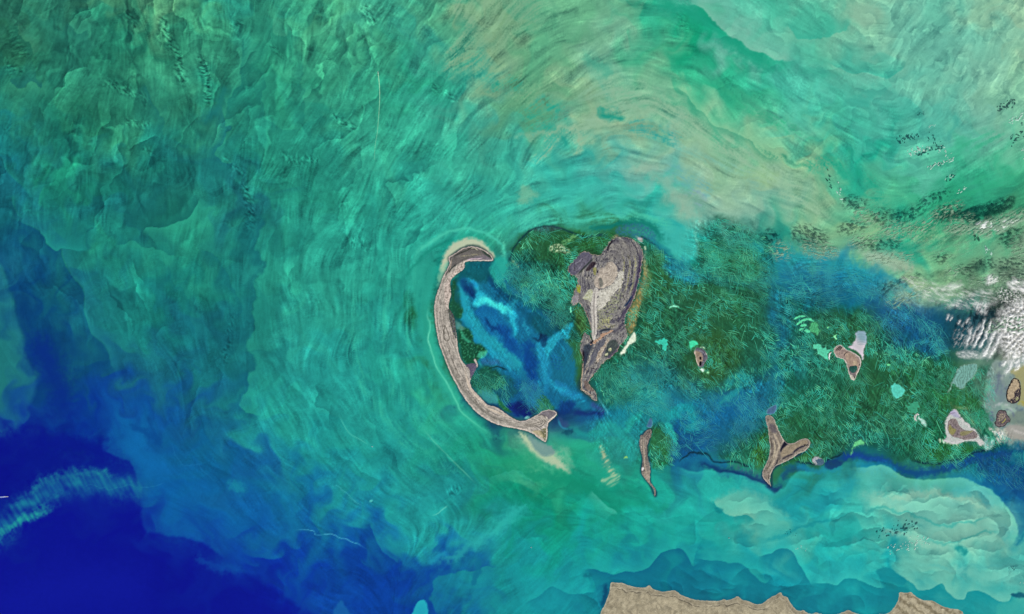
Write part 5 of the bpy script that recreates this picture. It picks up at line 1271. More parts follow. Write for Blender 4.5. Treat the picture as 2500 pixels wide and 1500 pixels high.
rg = tag(empty('ring_bank', 1996, 1128), 'pale ring-shaped sandbank round a blue-grey pool off the east arm of the forked island', 'sandbank')
land_patch('sand_ring', [(1980,1125),(1984,1116),(1992,1112),(2002,1115),(2010,1120),(2012,1128),(2010,1134),(2000,1137),(1988,1136)], .9, (168,172,172), lambda c: speck(c, 4, -.1, .4, (132,146,150), .7, 221), rg, rise=.007, mat=M_SHOAL)
land_patch('pool', [(1990,1125),(1997,1121),(2006,1123),(2010,1129),(2005,1134),(1996,1133)], .8, (70,100,120), lambda c: speck(c, 4, -.1, .4, (54,82,112), .7, 222), rg, z0=.0055, rise=.003, relief=0, rough_edge=.4, mat=M_SHOAL)
bar = tag(empty('sandbar', 2248, 1026), 'little curled white sandbar with a pale turquoise tail west of the kidney island', 'sandbank')
land_patch('sand_hook', [(2231,1024),(2233,1014),(2240,1009),(2245,1012),(2240,1016),(2238,1022),(2241,1028),(2236,1030)], .8, (226,212,204), lambda c: speck(c, 4, 0, .4, (200,190,184), .6, 223), bar, rise=.007, relief=.001, rough_edge=.4)
land_patch('shoal_tail', [(2238,1022),(2242,1014),(2248,1018),(2258,1024),(2264,1034),(2262,1045),(2254,1042),(2246,1032)], .9, (164,206,188), lambda c: speck(c, 5, -.1, .4, (110,186,158), .7, 224), bar, rise=.004, relief=.0005, mat=M_SHOAL)

# mainland
MAIN = [(1440,1560),(1463,1506),(1468,1492),(1477,1476),(1483,1460),(1488,1444),(1491,1425),(1496,1422),(1510,1424),(1520,1424),(1532,1429),(1553,1434),(1573,1435),(1580,1432),(1586,1430),(1592,1436),(1597,1439),(1608,1443),(1621,1445),(1634,1443),(1645,1442),(1654,1446),(1662,1452),(1680,1460),(1700,1465),(1726,1467),(1746,1468),(1760,1466),(1768,1463),(1776,1466),(1790,1462),(1801,1456),(1808,1462),(1817,1466),(1830,1469),(1840,1474),(1853,1476),(1864,1472),(1880,1460),(1894,1453),(1905,1447),(1912,1455),(1922,1459),(1927,1468),(1934,1478),(1944,1489),(1954,1492),(1962,1490),(1970,1496),(1981,1499),(1993,1496),(2004,1499),(2025,1502),(2048,1499),(2060,1494),(2071,1490),(2082,1495),(2094,1499),(2110,1504),(2130,1504),(2146,1500),(2160,1500),(2172,1495),(2181,1486),(2188,1476),(2193,1464),(2195,1455),(2194,1449),(2199,1446),(2212,1448),(2224,1446),(2230,1451),(2238,1458),(2252,1465),(2264,1467),(2276,1467),(2288,1473),(2300,1480),(2320,1486),(2338,1488),(2349,1494),(2352,1503),(2352,1530),(2400,1600),(2500,1720),(1380,1720)]
def paint_main(c):
    al = (slice(None), slice(None))
    speck(c, 34, -.3, .4, (154,141,113), .8, 231); speck(c, 11, -.1, .5, (192,178,146), .6, 232); speck(c, 9, .1, .55, (136,124,101), .4, 233); speck(c, 60, -.1, .35, (184,169,137), .6, 242); speck(c, 18, .1, .5, (134,124,102), .5, 238)
    P = spline(MAIN[6:57], 4)
    d, _, _ = segdist(P, c.X, c.Y)
    q = d + 4 * fbm(c.X / 14, c.Y / 14, 4, 234, gain=.6)
    c.put(al, ((1 - sstep(8, 22, q)) * .4 * sstep(-.3, .3, fbm(c.X / 40, c.Y / 40, 2, 239) + .1)).astype(f32), (142,130,106))
    lo = 14 + 9 * fbm(c.X / 50, c.Y / 50, 3, 235)
    esc = np.exp(-((q - lo) / .9) ** 2) * sstep(1490, 1510, c.X) * (1 - sstep(1880, 1900, c.X)) * sstep(-.35, .05, fbm(c.X / 24, c.Y / 24, 3, 240))
    c.put(al, (esc * .8).astype(f32), (66,60,52))
    c.put(al, (np.exp(-((q - lo + 5) / 1.1) ** 2) * .35 * sstep(-.2, .2, fbm(c.X / 20, c.Y / 20, 3, 241))).astype(f32), (104,95,80))
    c.put(al, (np.exp(-((q - lo + 2.4) / 1.0) ** 2) * .4).astype(f32), (202,188,158))
    rs = np.random.RandomState(5)
    for k in range(90):
        x, y = rs.uniform(1490, 1960), rs.uniform(1468, 1560); a = rs.uniform(.4, 1.6); L = rs.uniform(10, 40)
        c.stroke([(x, y), (x + L * .5 * math.cos(a) + rs.uniform(-5, 5), y + L * .5 * math.sin(a)), (x + L * math.cos(a), y + L * math.sin(a))], ((206,190,156), (112,102,84))[k % 2], .8, .6, rag=0)
    g = sstep(2170, 2200, c.X)
    rid = sstep(.1, .8, np.sin((c.X * .55 - c.Y * .85) / 3.2 + 3 * fbm(c.X / 16, c.Y / 16, 3, 236))) * g
    c.put(al, (rid * .55).astype(f32), (112,100,74)); c.put(al, ((1 - sstep(-.6, .2, fbm(c.X / 9, c.Y / 9, 3, 237))) * g * .4).astype(f32), (196,182,146))
land_patch('land', MAIN, 1.7, (172,158,128), paint_main, None, rise=.022, relief=.005, rscale=22, shore=((206,192,160), .5, .2, 1.8), edge_px=6)['kind'] = 'structure'

# shoals: low sand mounds that just break the water
def shoal(label, outline, rgb, rgb2=None, cat='shoal', group=None, name='shoal', rough_edge=1.2, rise=.004, n=5, ripple=None):
    x = sum(p[0] for p in outline) / len(outline); y = sum(p[1] for p in outline) / len(outline)
    o = empty(name, x, y)
    tag(o, label, cat, group)
    def pt(c):
        if rgb2: c.put((slice(None), slice(None)), (1 - sstep(.5, 5, c.SD)).astype(f32) * .85, rgb2)
        speck(c, 6, -.2, .5, tuple(min(255, v * 1.12) for v in rgb), .6, int(x) % 400); speck(c, 4, .1, .5, tuple(v * .84 for v in rgb), .5, int(y) % 400)
        if ripple:
            a, sp = ripple
            c.put((slice(None), slice(None)), (sstep(.1, .9, np.sin((c.X * math.cos(a) + c.Y * math.sin(a)) / sp * 2 * np.pi + 7 * fbm(c.X / 18, c.Y / 18, 3, 300))) * .5).astype(f32), tuple(v * .78 for v in rgb))
    m = land_patch(name, outline, .95, rgb, pt, None, rise=rise, relief=.0006, rscale=8, rough_edge=rough_edge, mat=M_SHOAL, n=n, edge_px=3)
    # a one-piece thing: the mesh itself is the top-level object
    bpy.data.objects.remove(o)
    return tag(m, label, cat, group)
shoal('round pale turquoise shoal like a coin on the dark grass beds', [(2172,950),(2176,938),(2184,933),(2190,936),(2198,938),(2206,944),(2212,952),(2208,964),(2198,973),(2188,977),(2178,968)], (82,196,172), (64,178,140))
shoal('pale boomerang-shaped shoal alone in the grass beds east of the largest island', [(1632,757),(1633,749),(1641,743),(1649,742),(1659,748),(1660,752),(1648,753),(1640,753)], (130,226,182), (84,190,134))
shoal('bright green shoal lying on the north-west side of the dark grey islet', [(1680,842),(1682,832),(1692,828),(1702,832),(1708,842),(1700,847),(1692,852),(1688,858),(1682,852)], (64,206,152), (50,170,120))
shoal('pale cream shoal curving round the top of the dark grey islet', [(1707,850),(1712,845),(1719,846),(1723,852),(1720,854),(1714,851)], (184,224,184))
shoal('white-green blob shoal at the southern tip of the dark grey islet', [(1705,900),(1712,898),(1720,898),(1722,905),(1717,911),(1710,908)], (186,228,196), (140,206,160))
shoal('small oval green shoal south-east of the dark grey islet', [(1723,908),(1728,905),(1734,909),(1731,914),(1725,914)], (136,216,158), (110,190,120))
shoal('fuzzy turquoise shoal patch between the largest island and the dark grey islet', [(1597,832),(1606,826),(1618,825),(1630,826),(1633,838),(1632,850),(1626,858),(1618,856),(1612,846),(1602,842)], (52,186,156), (44,150,120), rough_edge=3.5)
shoal('long cream-white shoal along the east shore of the largest island', [(1548,809),(1554,815),(1556,826),(1552,836),(1542,843),(1534,851),(1529,862),(1522,868),(1512,869),(1514,858),(1522,846),(1530,834),(1536,822),(1540,816)], (200,216,190), (170,210,180))
shoal('tiny oval shoal off the north-west shore of the largest island', [(1390,754),(1393,746),(1396,752),(1396,763),(1391,764)], (84,190,150), (120,214,176), rough_edge=.4)
for q in [('northernmost of the finger shoals, arched', [(1936,779),(1942,773),(1952,769),(1962,769),(1970,772),(1966,775),(1954,776),(1944,780),(1938,782)]),
          ('longest finger shoal, second from the north in the fan', [(1943,792),(1948,785),(1958,779),(1970,776),(1980,776),(1986,781),(1990,788),(1982,787),(1970,784),(1958,788),(1948,795)]),
          ('short finger shoal in the middle of the fan', [(1952,796),(1956,791),(1966,790),(1972,794),(1968,798),(1956,799)]),
          ('southern finger shoal with a rounded west end', [(1949,806),(1954,801),(1964,800),(1968,803),(1960,805),(1954,810)]),
          ('lowest blunt finger shoal of the fan', [(1962,808),(1966,803),(1976,804),(1982,809),(1976,814),(1966,812)])]:
    shoal(q[0] + ' off the brown island', q[1], (84,196,148), (58,166,122), group='finger shoals fanning out north-west of the brown island', rough_edge=.6)
shoal('ribbed green sand fan east of the finger shoals', [(1978,788),(1990,784),(1998,786),(2000,800),(2006,806),(2002,816),(1994,822),(1988,816),(1978,812),(1974,804)], (70,168,112), (60,140,90), ripple=(.6, 5.5), rough_edge=2)
shoal('lobed turquoise shoal joined to the west end of the brown island', [(1981,847),(1984,840),(1994,837),(2004,840),(2010,848),(2016,838),(2019,842),(2020,850),(2030,850),(2030,858),(2024,864),(2024,874),(2026,880),(2020,882),(2010,878),(2002,870),(1994,866),(1992,856),(1984,854)], (82,194,154), (64,170,126))
shoal('curved white spit between the lobed shoal and the brown island', [(2022,868),(2027,860),(2033,856),(2032,861),(2027,867),(2027,877),(2023,880)], (222,206,200), rough_edge=.4)
shoal('pale comma-shaped shoal north of the brown island', [(2033,822),(2038,817),(2046,816),(2042,822),(2045,828),(2040,830),(2035,827)], (124,214,150), (90,184,120), rough_edge=.5)
shoal('tiny Y-shaped shoal mark above the comma shoal', [(2017,799),(2022,797),(2029,792),(2027,796),(2022,803),(2020,804)], (98,190,124), rough_edge=.5)
shoal('thin crescent shoal north of the round turquoise shoal', [(2254,884),(2256,878),(2264,872),(2274,869),(2270,873),(2262,877),(2257,883)], (96,190,146), rough_edge=.5)
shoal('small green speck of shoal just above the round turquoise shoal', [(2163,891),(2168,887),(2174,890),(2172,894),(2166,894)], (92,192,128), rough_edge=.5)
shoal('grey and white ribbed flat with a white south hook, under the cloud bank', [(2312,958),(2318,945),(2320,936),(2326,925),(2334,905),(2345,892),(2362,888),(2380,886),(2388,895),(2384,912),(2374,926),(2362,936),(2356,948),(2348,953),(2338,949),(2330,942),(2326,940),(2322,952),(2314,962)], (112,164,150), (184,208,190), ripple=(.15, 7), rough_edge=1.5, cat='tidal flat', name='tidal_flat')
shoal('faint turquoise shoal south-east of the round shoal', [(2210,995),(2216,985),(2228,980),(2240,980),(2248,988),(2244,1000),(2236,1012),(2222,1010)], (52,150,112), (40,128,84), rough_edge=4)
shoal('pale green shoal with a ribbed edge on the deep blue drop-off', [(2074,1112),(2077,1100),(2082,1084),(2092,1072),(2102,1070),(2110,1076),(2114,1084),(2108,1088),(2096,1090),(2086,1096),(2080,1110)], (92,190,128), (60,150,96), rough_edge=2)
shoal('tiny yellow-green shoal west of the slender island', [(1522,1118),(1526,1113),(1532,1114),(1534,1119),(1528,1121),(1523,1121)], (108,186,114), rough_edge=.4)
shoal('slate blue submerged bank above the slender island', [(1578,1043),(1580,1032),(1584,1023),(1590,1019),(1594,1026),(1594,1040),(1588,1046)], (58,108,136), (66,148,150), rough_edge=.6, cat='sandbank', name='sandbank')
shoal('slate blue pointed bank on top of the forked island', [(1870,1012),(1871,1000),(1878,994),(1888,989),(1896,986),(1898,994),(1896,1004),(1890,1012),(1880,1014)], (66,104,132), (74,180,172), rough_edge=.6, cat='sandbank', name='sandbank')

# shore rims in shallow water
rim(CRES, 3.2, (24,66,66), .4); rim(CENT, 4.5, (44,64,46), .4)
for P in ([(1564,1065),(1583,1049),(1590,1050),(1583,1078),(1580,1097),(1587,1139),(1587,1176),(1601,1200),(1599,1211),(1586,1183),(1566,1154),(1569,1121),(1561,1081)],
          [(1862,1151),(1862,1165),(1883,1189),(1885,1151),(1908,1132),(1937,1117),(1964,1103),(1977,1085)]):
    rim(P, 3.0, (20,52,72), .7, closed=False)
rim(MAIN[:62], 4.5, (14,92,112), .4, closed=False)
sea.C[:] = crisp(sea.C, .55, .35)
# ------------------------------------------------------------------ sea mesh (chart sheet plus an apron out to the horizon)
H_, W_ = sea.H, sea.W
Vs = np.stack([(X - 1250) / 100, (750 - Y) / 100, np.zeros_like(X)], -1).reshape(-1, 3)
Cs = sea.C.reshape(-1, 3)
idx = np.arange(H_ * W_).reshape(H_, W_)
ringi = np.concatenate([idx[0, :-1], idx[:-1, -1], idx[-1, :0:-1], idx[:0:-1, 0]])
nR = len(ringi)
far = []
Fr = []
prev = ringi
base_n = len(Vs)
mean = np.array([40, 140, 135], f32) / 255
vs_l, cs_l = [Vs], [Cs]
for k, (sc, t) in enumerate(((1.6, .35), (6, .9), (90, 1.0))):
    vr = Vs[ringi] * sc
    cr = Cs[ringi] * (1 - t) + mean * t
    ni = np.arange(base_n, base_n + nR); base_n += nR
    vs_l.append(vr); cs_l.append(cr)
    Fr.append(np.stack([prev, np.roll(prev, -1), np.roll(ni, -1), ni], -1))
    prev = ni
Vs = np.vstack(vs_l); Cs = np.vstack(cs_l)
Fs = np.vstack([grid_faces(H_, W_)] + Fr)
sea_ob = mesh_np('sea', Vs, Fs, M_SEA, Cs)
tag(sea_ob, kind='structure')

# ------------------------------------------------------------------ ice gouges: thousands of pale grooves raked through the sea grass
rs = np.random.RandomState(11)
def gouges(polys, n, lmin, lmax, seed, bright=1.0, wid=(.55, 1.15)):
    r = np.random.RandomState(seed)
    V, Fc, Cc = [], [], []
    nv = 0
    D = np.array([(d[0], d[1], math.cos(math.radians(d[2] * 2)), math.sin(math.radians(d[2] * 2))) for d in SC_DIR])
    for P, wt in polys:
        Pn = np.array(P, float)
        m = int(n * wt)
        px = r.uniform(Pn[:, 0].min(), Pn[:, 0].max(), m * 4); py = r.uniform(Pn[:, 1].min(), Pn[:, 1].max(), m * 4)
        ok = inside(Pn, px, py) & (fbm(px / 60, py / 60, 4, 401) * 1.5 + r.uniform(-.3, .3, m * 4) > -.08)
        px, py = px[ok][:m], py[ok][:m]
        for x, y in zip(px, py):
            w = 1 / ((D[:, 0] - x) ** 2 + (D[:, 1] - y) ** 2 + 400)
            a = .5 * math.atan2((w * D[:, 3]).sum(), (w * D[:, 2]).sum())
            u = r.rand()
            a += r.normal(0, .28) if u < .62 else (r.normal(1.1, .35) if u < .8 else r.uniform(-1.5, 1.5))
            L = min(lmax, lmin * (1 + r.exponential(1.1)))
            cv = r.normal(0, .5) / max(L, 18)
            rep = 1 if r.rand() < .8 else r.randint(2, 5)
            hw = r.uniform(*wid)
            loc = sea.C[min(max(int((y - SY0) / STEP), 0), sea.H - 1), min(max(int((x - SX0) / STEP), 0), sea.W - 1)]
            br = np.array([(70, 196, 158), (56, 184, 154), (96, 204, 152), (48, 172, 150)][r.randint(4)], f32) / 255
            blue = sstep(.02, .22, loc[2] - loc[1] * .75)
            br = br * (1 - .55 * blue) + np.array([.16, .62, .68], f32) * .55 * blue
            c = loc + (br - loc) * (r.uniform(.55, 1.0) if r.rand() < .6 else r.uniform(.15, .5)) * bright * (.6 + .55 * sstep(-.3, .35, float(fbm(np.array([x / 90]), np.array([y / 90]), 2, 403)[0])))
            for q in range(rep):
                ox = -math.sin(a) * q * 4.2; oy = math.cos(a) * q * 4.2
                k = 4 if L < 26 else 7
                t = np.linspace(-.5, .5, k) * L * r.uniform(.85, 1.1)
                aa = a + cv * t
                cx = x + ox + np.cumsum(np.cos(aa)) * (t[1] - t[0]) - np.cos(a) * L * .5
                cy = y + oy + np.cumsum(np.sin(aa)) * (t[1] - t[0]) - np.sin(a) * L * .5
                ww = hw * np.sqrt(np.clip(1 - (np.linspace(-1, 1, k) ** 4), .08, 1))
                nx, ny = -np.sin(aa) * ww, np.cos(aa) * ww
                z = r.uniform(.0012, .0021)
                V.append(np.stack([np.concatenate([cx + nx, cx - nx]), np.concatenate([cy + ny, cy - ny]), np.full(2 * k, z)], -1))
                ii = np.arange(k - 1)
                Fc.append(np.stack([ii, ii + 1, ii + 1 + k, ii + k], -1) + nv)
                Cc.append(np.repeat(c[None], 2 * k, 0)); nv += 2 * k
    V = np.vstack(V); V[:, 0] = (V[:, 0] - 1250) / 100; V[:, 1] = (750 - V[:, 1]) / 100
    return V, np.vstack(Fc), np.vstack(Cc)
LAG1 = [(1205,690),(1260,640),(1350,640),(1400,700),(1395,760),(1400,800),(1340,790),(1290,740)]
V1, F1, C1 = gouges([(GRASS_A, 1.0), (GRASS_B, 1.15), (GRASS_C, .06), (LAG1, .34)], 3600, 7, 46, 31, bright=1.0, wid=(.42, .85))
tag(mesh_np('ice_gouges', V1, F1, M_SCOUR, C1, smooth=False), kind='stuff')
DEEPG = [[(1900,650),(2050,650),(2150,690),(2300,800),(2320,860),(2200,840),(2080,760),(1920,750)], [(1660,1000),(1760,960),(1860,960),(1850,1060),(1760,1100),(1660,1090)], [(1270,930),(1300,900),(1320,960),(1290,990)], [(1460,880),(1640,880),(1700,960),(1600,1010),(1470,1000)],
         [(1640,640),(1720,560),(1890,600),(1890,700),(1700,690)], [(1280,960),(1345,970),(1350,1000),(1300,1010)], [(1150,900),(1230,920),(1245,980),(1160,950)], [(2250,1120),(2500,1100),(2500,1200),(2380,1160)]]
V2, F2, C2 = gouges([(P, w) for P, w in zip(DEEPG, (.34, .2, .12, .3, .32, .06, .08, .06))], 2200, 10, 64, 32, bright=.75, wid=(.36, .75))
tag(mesh_np('ice_gouges', V2, F2, M_SCOUR, C2, smooth=False), kind='stuff')
# ------------------------------------------------------------------ clouds, afloat above the chart and casting their own shadows
def cloud_material(name, const=None, rgb=(.86, .85, .82)):
    m = bpy.data.materials.new(name); m.use_nodes = True
    nt = m.node_tree; N, Lk = nt.nodes, nt.links; N.clear()
    out = N.new('ShaderNodeOutputMaterial'); mix = N.new('ShaderNodeMixShader'); tr = N.new('ShaderNodeBsdfTransparent')
    df = N.new('ShaderNodeBsdfDiffuse'); df.inputs['Color'].default_value = (*rgb, 1)
    tl = N.new('ShaderNodeBsdfTranslucent'); tl.inputs['Color'].default_value = (*[c * .9 for c in rgb], 1)
    m2 = N.new('ShaderNodeMixShader'); m2.inputs['Fac'].default_value = .2
    Lk.new(df.outputs[0], m2.inputs[1]); Lk.new(tl.outputs[0], m2.inputs[2])
    geo = N.new('ShaderNodeNewGeometry'); nz = N.new('ShaderNodeTexNoise'); nz.inputs['Scale'].default_value = 22; nz.inputs['Detail'].default_value = 6
    Lk.new(geo.outputs['Position'], nz.inputs['Vector'])
    mr = N.new('ShaderNodeMapRange'); mr.inputs['From Min'].default_value = .3; mr.inputs['From Max'].default_value = .65; mr.inputs['To Min'].default_value = .55; mr.inputs['To Max'].default_value = 1.1
    Lk.new(nz.outputs['Fac'], mr.inputs['Value'])
    mu = N.new('ShaderNodeMath'); mu.operation = 'MULTIPLY'; mu.use_clamp = True
    if const is None:
        at = N.new('ShaderNodeAttribute'); at.attribute_name = 'tint'; Lk.new(at.outputs['Alpha'], mu.inputs[0])
    else:
        mu.inputs[0].default_value = const
    Lk.new(mr.outputs['Result'], mu.inputs[1]); Lk.new(mu.outputs[0], mix.inputs['Fac'])
    Lk.new(tr.outputs[0], mix.inputs[1]); Lk.new(m2.outputs[0], mix.inputs[2]); Lk.new(mix.outputs[0], out.inputs['Surface'])
    return m
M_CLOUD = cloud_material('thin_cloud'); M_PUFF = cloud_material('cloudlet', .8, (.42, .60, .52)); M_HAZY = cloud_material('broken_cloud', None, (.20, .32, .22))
CZ = .28
def cloud(label, poly, dens, amax, soft=10, step=1.5, stroke_w=None, group=None, seed=500, name='cloud', z=CZ, bump=.025, mat=None):
    if stroke_w:
        P = spline(poly, 6)
    else:
        P = spline(poly, 5, True)
    pad = soft + 8 + (stroke_w or 0)
    cv = Canvas(P[:, 0].min() - pad, P[:, 1].min() - pad, P[:, 0].max() + pad, P[:, 1].max() + pad, step)
    cv.DX += 7 * fbm(cv.X / 17, cv.Y / 17, 4, seed); cv.DY += 7 * fbm(cv.X / 17, cv.Y / 17, 4, seed + 7)
    al = (slice(None), slice(None))
    if stroke_w:
        xx, yy = cv.xy(al, .9)
        d, _, t = segdist(P, xx, yy)
        m = np.exp(-(d / stroke_w) ** 2) * sstep(0, .2, t + .05) * sstep(0, .25, 1.05 - t)
    else:
        m = sstep(-soft, soft, cv.sd(al, P, 1.0))
    D = np.clip(m * dens(cv.X, cv.Y), 0, 1).astype(f32)
    k = (np.maximum(np.maximum(D[:-1, :-1], D[1:, 1:]), np.maximum(D[1:, :-1], D[:-1, 1:])) > .03)
    if not k.any(): return None
    q = grid_faces(cv.H, cv.W, k)
    Vt = np.stack([(cv.X - 1250) / 100, (750 - cv.Y) / 100, z + bump * D + .004 * fbm(cv.X / 6, cv.Y / 6, 3, seed + 3) * D], -1).reshape(-1, 3)
    Vb = Vt.copy(); Vb[:, 2] = z - (.3 * bump * D).ravel()
    n = len(Vt)
    V = np.vstack([Vt, Vb]); Fq = np.vstack([q, q[:, ::-1] + n])
    A = np.concatenate([D.ravel() * amax, D.ravel() * amax * .6])
    V, Fq, A = compact(V, Fq, A)
    o = mesh_np(name, V, Fq, mat or M_CLOUD, np.ones((len(V), 3), f32), A, origin=W(float(P[:, 0].mean()), float(P[:, 1].mean()), z))
    return tag(o, label, 'cloud', group)

def d_speck(sc, lo, hi, seed, base=0.0, ang=None, an=2.5):
    def f(x, y):
        if ang is not None:
            u = (x * math.cos(ang) + y * math.sin(ang)) / an; v = -x * math.sin(ang) + y * math.cos(ang)
            x, y = u, v
        return base + (1 - base) * sstep(lo, hi, fbm(x / sc, y / sc, 4, seed, gain=.6))
    return f
# cloud bank on the east side
cloud('large mottled white cloud bank covering the right edge above the oval island', [(2425,790),(2440,760),(2470,740),(2520,725),(2580,740),(2580,885),(2520,895),(2490,882),(2465,885),(2445,862),(2436,830)], d_speck(8, -.38, .45, 511, .1), 1.0, 18, bump=.035)
cloud('bright white cloud streak at the right edge above the mottled bank', [(2452,694),(2468,682),(2490,690),(2520,700),(2520,715),(2490,712),(2465,708)], d_speck(9, -.35, .3, 512, .2, .5), .9, 7)
cloud('compact white cloud puff left of the bright streak', [(2396,686),(2405,676),(2420,674),(2428,684),(2415,692),(2402,694)], d_speck(7, -.4, .25, 513, .2), .75, 6)
cloud('soft pale cloud wisp at the top left of the bank', [(2290,705),(2310,695),(2335,690),(2345,698),(2325,706),(2300,711)], d_speck(8, -.4, .4, 514, .2, -.3), .5, 7)
cloud('small white cloud tuft below the soft wisp', [(2310,746),(2320,738),(2332,742),(2325,750)], d_speck(6, -.4, .3, 515, .2), .5, 5)
cloud('faint cloud tuft above the tops of the wave clouds', [(2368,745),(2385,736),(2402,744),(2400,764),(2380,764)], d_speck(5, -.3, .35, 516, .1, -1.2), .55, 6)
cloud('thin veil of broken cloud between the bright streak and the mottled bank', [(2430,706),(2470,708),(2520,716),(2520,740),(2470,742),(2435,735)], d_speck(4.5, -.05, .4, 517), .7, 8)
cloud('wide thin veil of cloud streaked over the pale green water left of the bank', [(2200,680),(2260,690),(2330,712),(2400,705),(2420,740),(2350,752),(2290,740),(2230,715)], d_speck(7, -.2, .5, 518, .05, .35, 3), .42, 14)
WV = 'wave clouds lined up below the bank'
wv = [('faint western wave cloud, shortest of the long ones', [(2364,800),(2358,822),(2349,846)], 3.8, .7),
      ('brightest thin wave cloud with a kinked crest', [(2397,778),(2391,795),(2387,810),(2377,828),(2366,851)], 3.2, 1),
      ('wave cloud just east of the kinked bright one', [(2411,782),(2407,797),(2401,814),(2391,833),(2382,852)], 3.4, 1),
      ('long wave cloud reaching furthest to the south-west', [(2421,804),(2411,828),(2400,856),(2388,876)], 4.4, .95),
      ('dim wave cloud between the faint western one and the kinked bright one', [(2384,790),(2372,815),(2362,842)], 3, .55),
      ('broad eastern wave cloud next to the mottled bank', [(2443,808),(2428,830),(2417,852),(2405,876)], 5, .9)]
for i, (lb, p, w_, a) in enumerate(wv):
    cloud(lb, p, d_speck(6, -.7, .3, 520 + i, .25), a, stroke_w=w_, step=1.1, group=WV, seed=530 + i)
SW = 'short wave clouds in the row over the blue water'
for i, (p, w_, wd_) in enumerate([([(2309,768),(2305,782)], 2.6, 'first from the west'), ([(2317,770),(2313,785)], 2.6, 'second from the west'), ([(2338,778),(2331,794)], 2.4, 'third from the west'), ([(2358,776),(2350,791)], 2.8, 'easternmost')]):
    cloud('short thin wave cloud over the blue water, ' + wd_ + ' of its row', p, d_speck(4, -.5, .2, 540 + i, .3), .6, stroke_w=w_, step=1.0, group=SW, seed=545 + i)
SP = 'cloud spurs hanging from the bank'
for i, (p, w_, wd_) in enumerate([([(2449,878),(2443,887),(2437,896)], 4.2, 'western cloud spur under the bank, short and bright'), ([(2462,880),(2456,896),(2448,914)], 4.8, 'longest cloud spur under the bank'), ([(2478,886),(2475,898),(2470,906)], 4, 'eastern cloud spur under the bank, nearest the oval island')]):
    cloud(wd_, p, d_speck(5, -.5, .2, 550 + i, .3), .85, stroke_w=w_, step=1.1, group=SP, seed=555 + i)
cloud('flat thin cloud wisp across the feet of the wave clouds', [(2330,862),(2350,857),(2375,860),(2390,868),(2360,874),(2335,870)], d_speck(7, -.4, .4, 560, .2, .1), .5, 6)
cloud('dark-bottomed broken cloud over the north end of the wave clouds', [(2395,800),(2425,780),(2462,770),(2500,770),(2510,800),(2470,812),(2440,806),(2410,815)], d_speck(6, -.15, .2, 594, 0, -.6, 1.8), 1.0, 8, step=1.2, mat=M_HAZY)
cloud('thin cloud haze over the blue water west of the wave clouds', [(2330,800),(2360,790),(2375,820),(2350,850),(2320,840)], d_speck(5, -.1, .5, 561, 0, -1.1), .35, 9)
# streaky band
cloud('western white streak cloud in the band over the green water', [(2374,550),(2392,540),(2412,544),(2414,556),(2396,566),(2380,560)], d_speck(6, -.4, .25, 562, .2, -.4), .85, 6)
cloud('eastern white streak cloud in the band over the green water', [(2420,558),(2436,545),(2460,536),(2478,534),(2472,544),(2448,556),(2428,564)], d_speck(6, -.4, .25, 563, .2, -.5), .85, 6)
BR = 'broken thin clouds with speckled shadows'
for i, (lb, p, a, an) in enumerate([
  ('broken thin cloud west of the band over the pale olive stream', [(2076,520),(2100,512),(2130,520),(2138,536),(2115,546),(2085,540)], .62, -.3),
  ('long broken thin cloud over the turquoise edge south of the olive stream', [(2068,590),(2090,574),(2130,575),(2132,592),(2105,605),(2075,606)], .6, -.4),
  ('middle broken cloud of the band, pale and wide', [(2140,552),(2170,545),(2215,548),(2218,575),(2180,586),(2148,578)], .55, -.3),
  ('dense broken cloud of the band with a slanting dark shadow', [(2212,560),(2240,540),(2275,530),(2280,548),(2250,572),(2222,582)], .7, -.6),
  ('low broken cloud over the pale spit of sandy water', [(2110,624),(2150,618),(2215,622),(2215,640),(2165,646),(2120,642)], .55, -.2),
  ('small broken cloud at the west end of the band', [(2010,616),(2020,610),(2036,614),(2034,626),(2018,628)], .5, -.2),
  ('broken cloud over the western grass beds by the turquoise tongue', [(1878,600),(1900,594),(1928,606),(1922,630),(1892,630)], .45, -.2),
  ('pale broken cloud lying across the green and blue boundary', [(1952,590),(1985,582),(2030,600),(2040,624),(2000,634),(1960,618)], .55, .2),
  ('small feathery broken cloud under the white streaks', [(2298,658),(2320,652),(2346,654),(2340,670),(2310,676)], .55, -.2),
  ('broken cloud at the right edge south of the eastern white streak', [(2456,602),(2480,590),(2516,590),(2516,625),(2480,636),(2460,626)], .6, -.3),
  ('broken cloud north-west of the compact puff', [(2394,674),(2420,664),(2450,668),(2448,690),(2420,692)], .6, -.1),
  ('fleecy broken cloud above the soft wisp', [(2356,686),(2375,680),(2402,684),(2398,704),(2372,706)], .5, 0.),
  ('thick broken cloud at the right edge above the bright streak', [(2456,668),(2490,662),(2525,664),(2525,690),(2470,690)], .75, 0.),
  ('slanting broken cloud where pale water meets the blue grass beds', [(2160,738),(2185,725),(2230,708),(2262,700),(2262,716),(2225,732),(2180,748)], .6, -.35),
  ('streaky broken cloud north-east of the dense slanting one', [(2262,522),(2300,505),(2340,495),(2330,515),(2290,535)], .5, -.55),
  ('narrow broken cloud just west of the white streaks', [(2300,545),(2335,530),(2368,528),(2362,550),(2330,566),(2305,562)], .55, -.3)]):
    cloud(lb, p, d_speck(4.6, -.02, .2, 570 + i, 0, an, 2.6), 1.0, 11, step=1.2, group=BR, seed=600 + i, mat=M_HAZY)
cloud('added hazy cloud around the two white streaks of the band, deepening their shadow', [(2300,560),(2340,548),(2372,552),(2396,536),(2440,528),(2490,512),(2492,540),(2440,566),(2400,580),(2360,572),(2310,574)], d_speck(6, -.25, .05, 593, .0, -.5, 2.4), 1.0, 7, step=1.2, mat=M_HAZY)  # extra cloud added to strengthen the shadow of the streak band
PL = 'pale thin clouds'
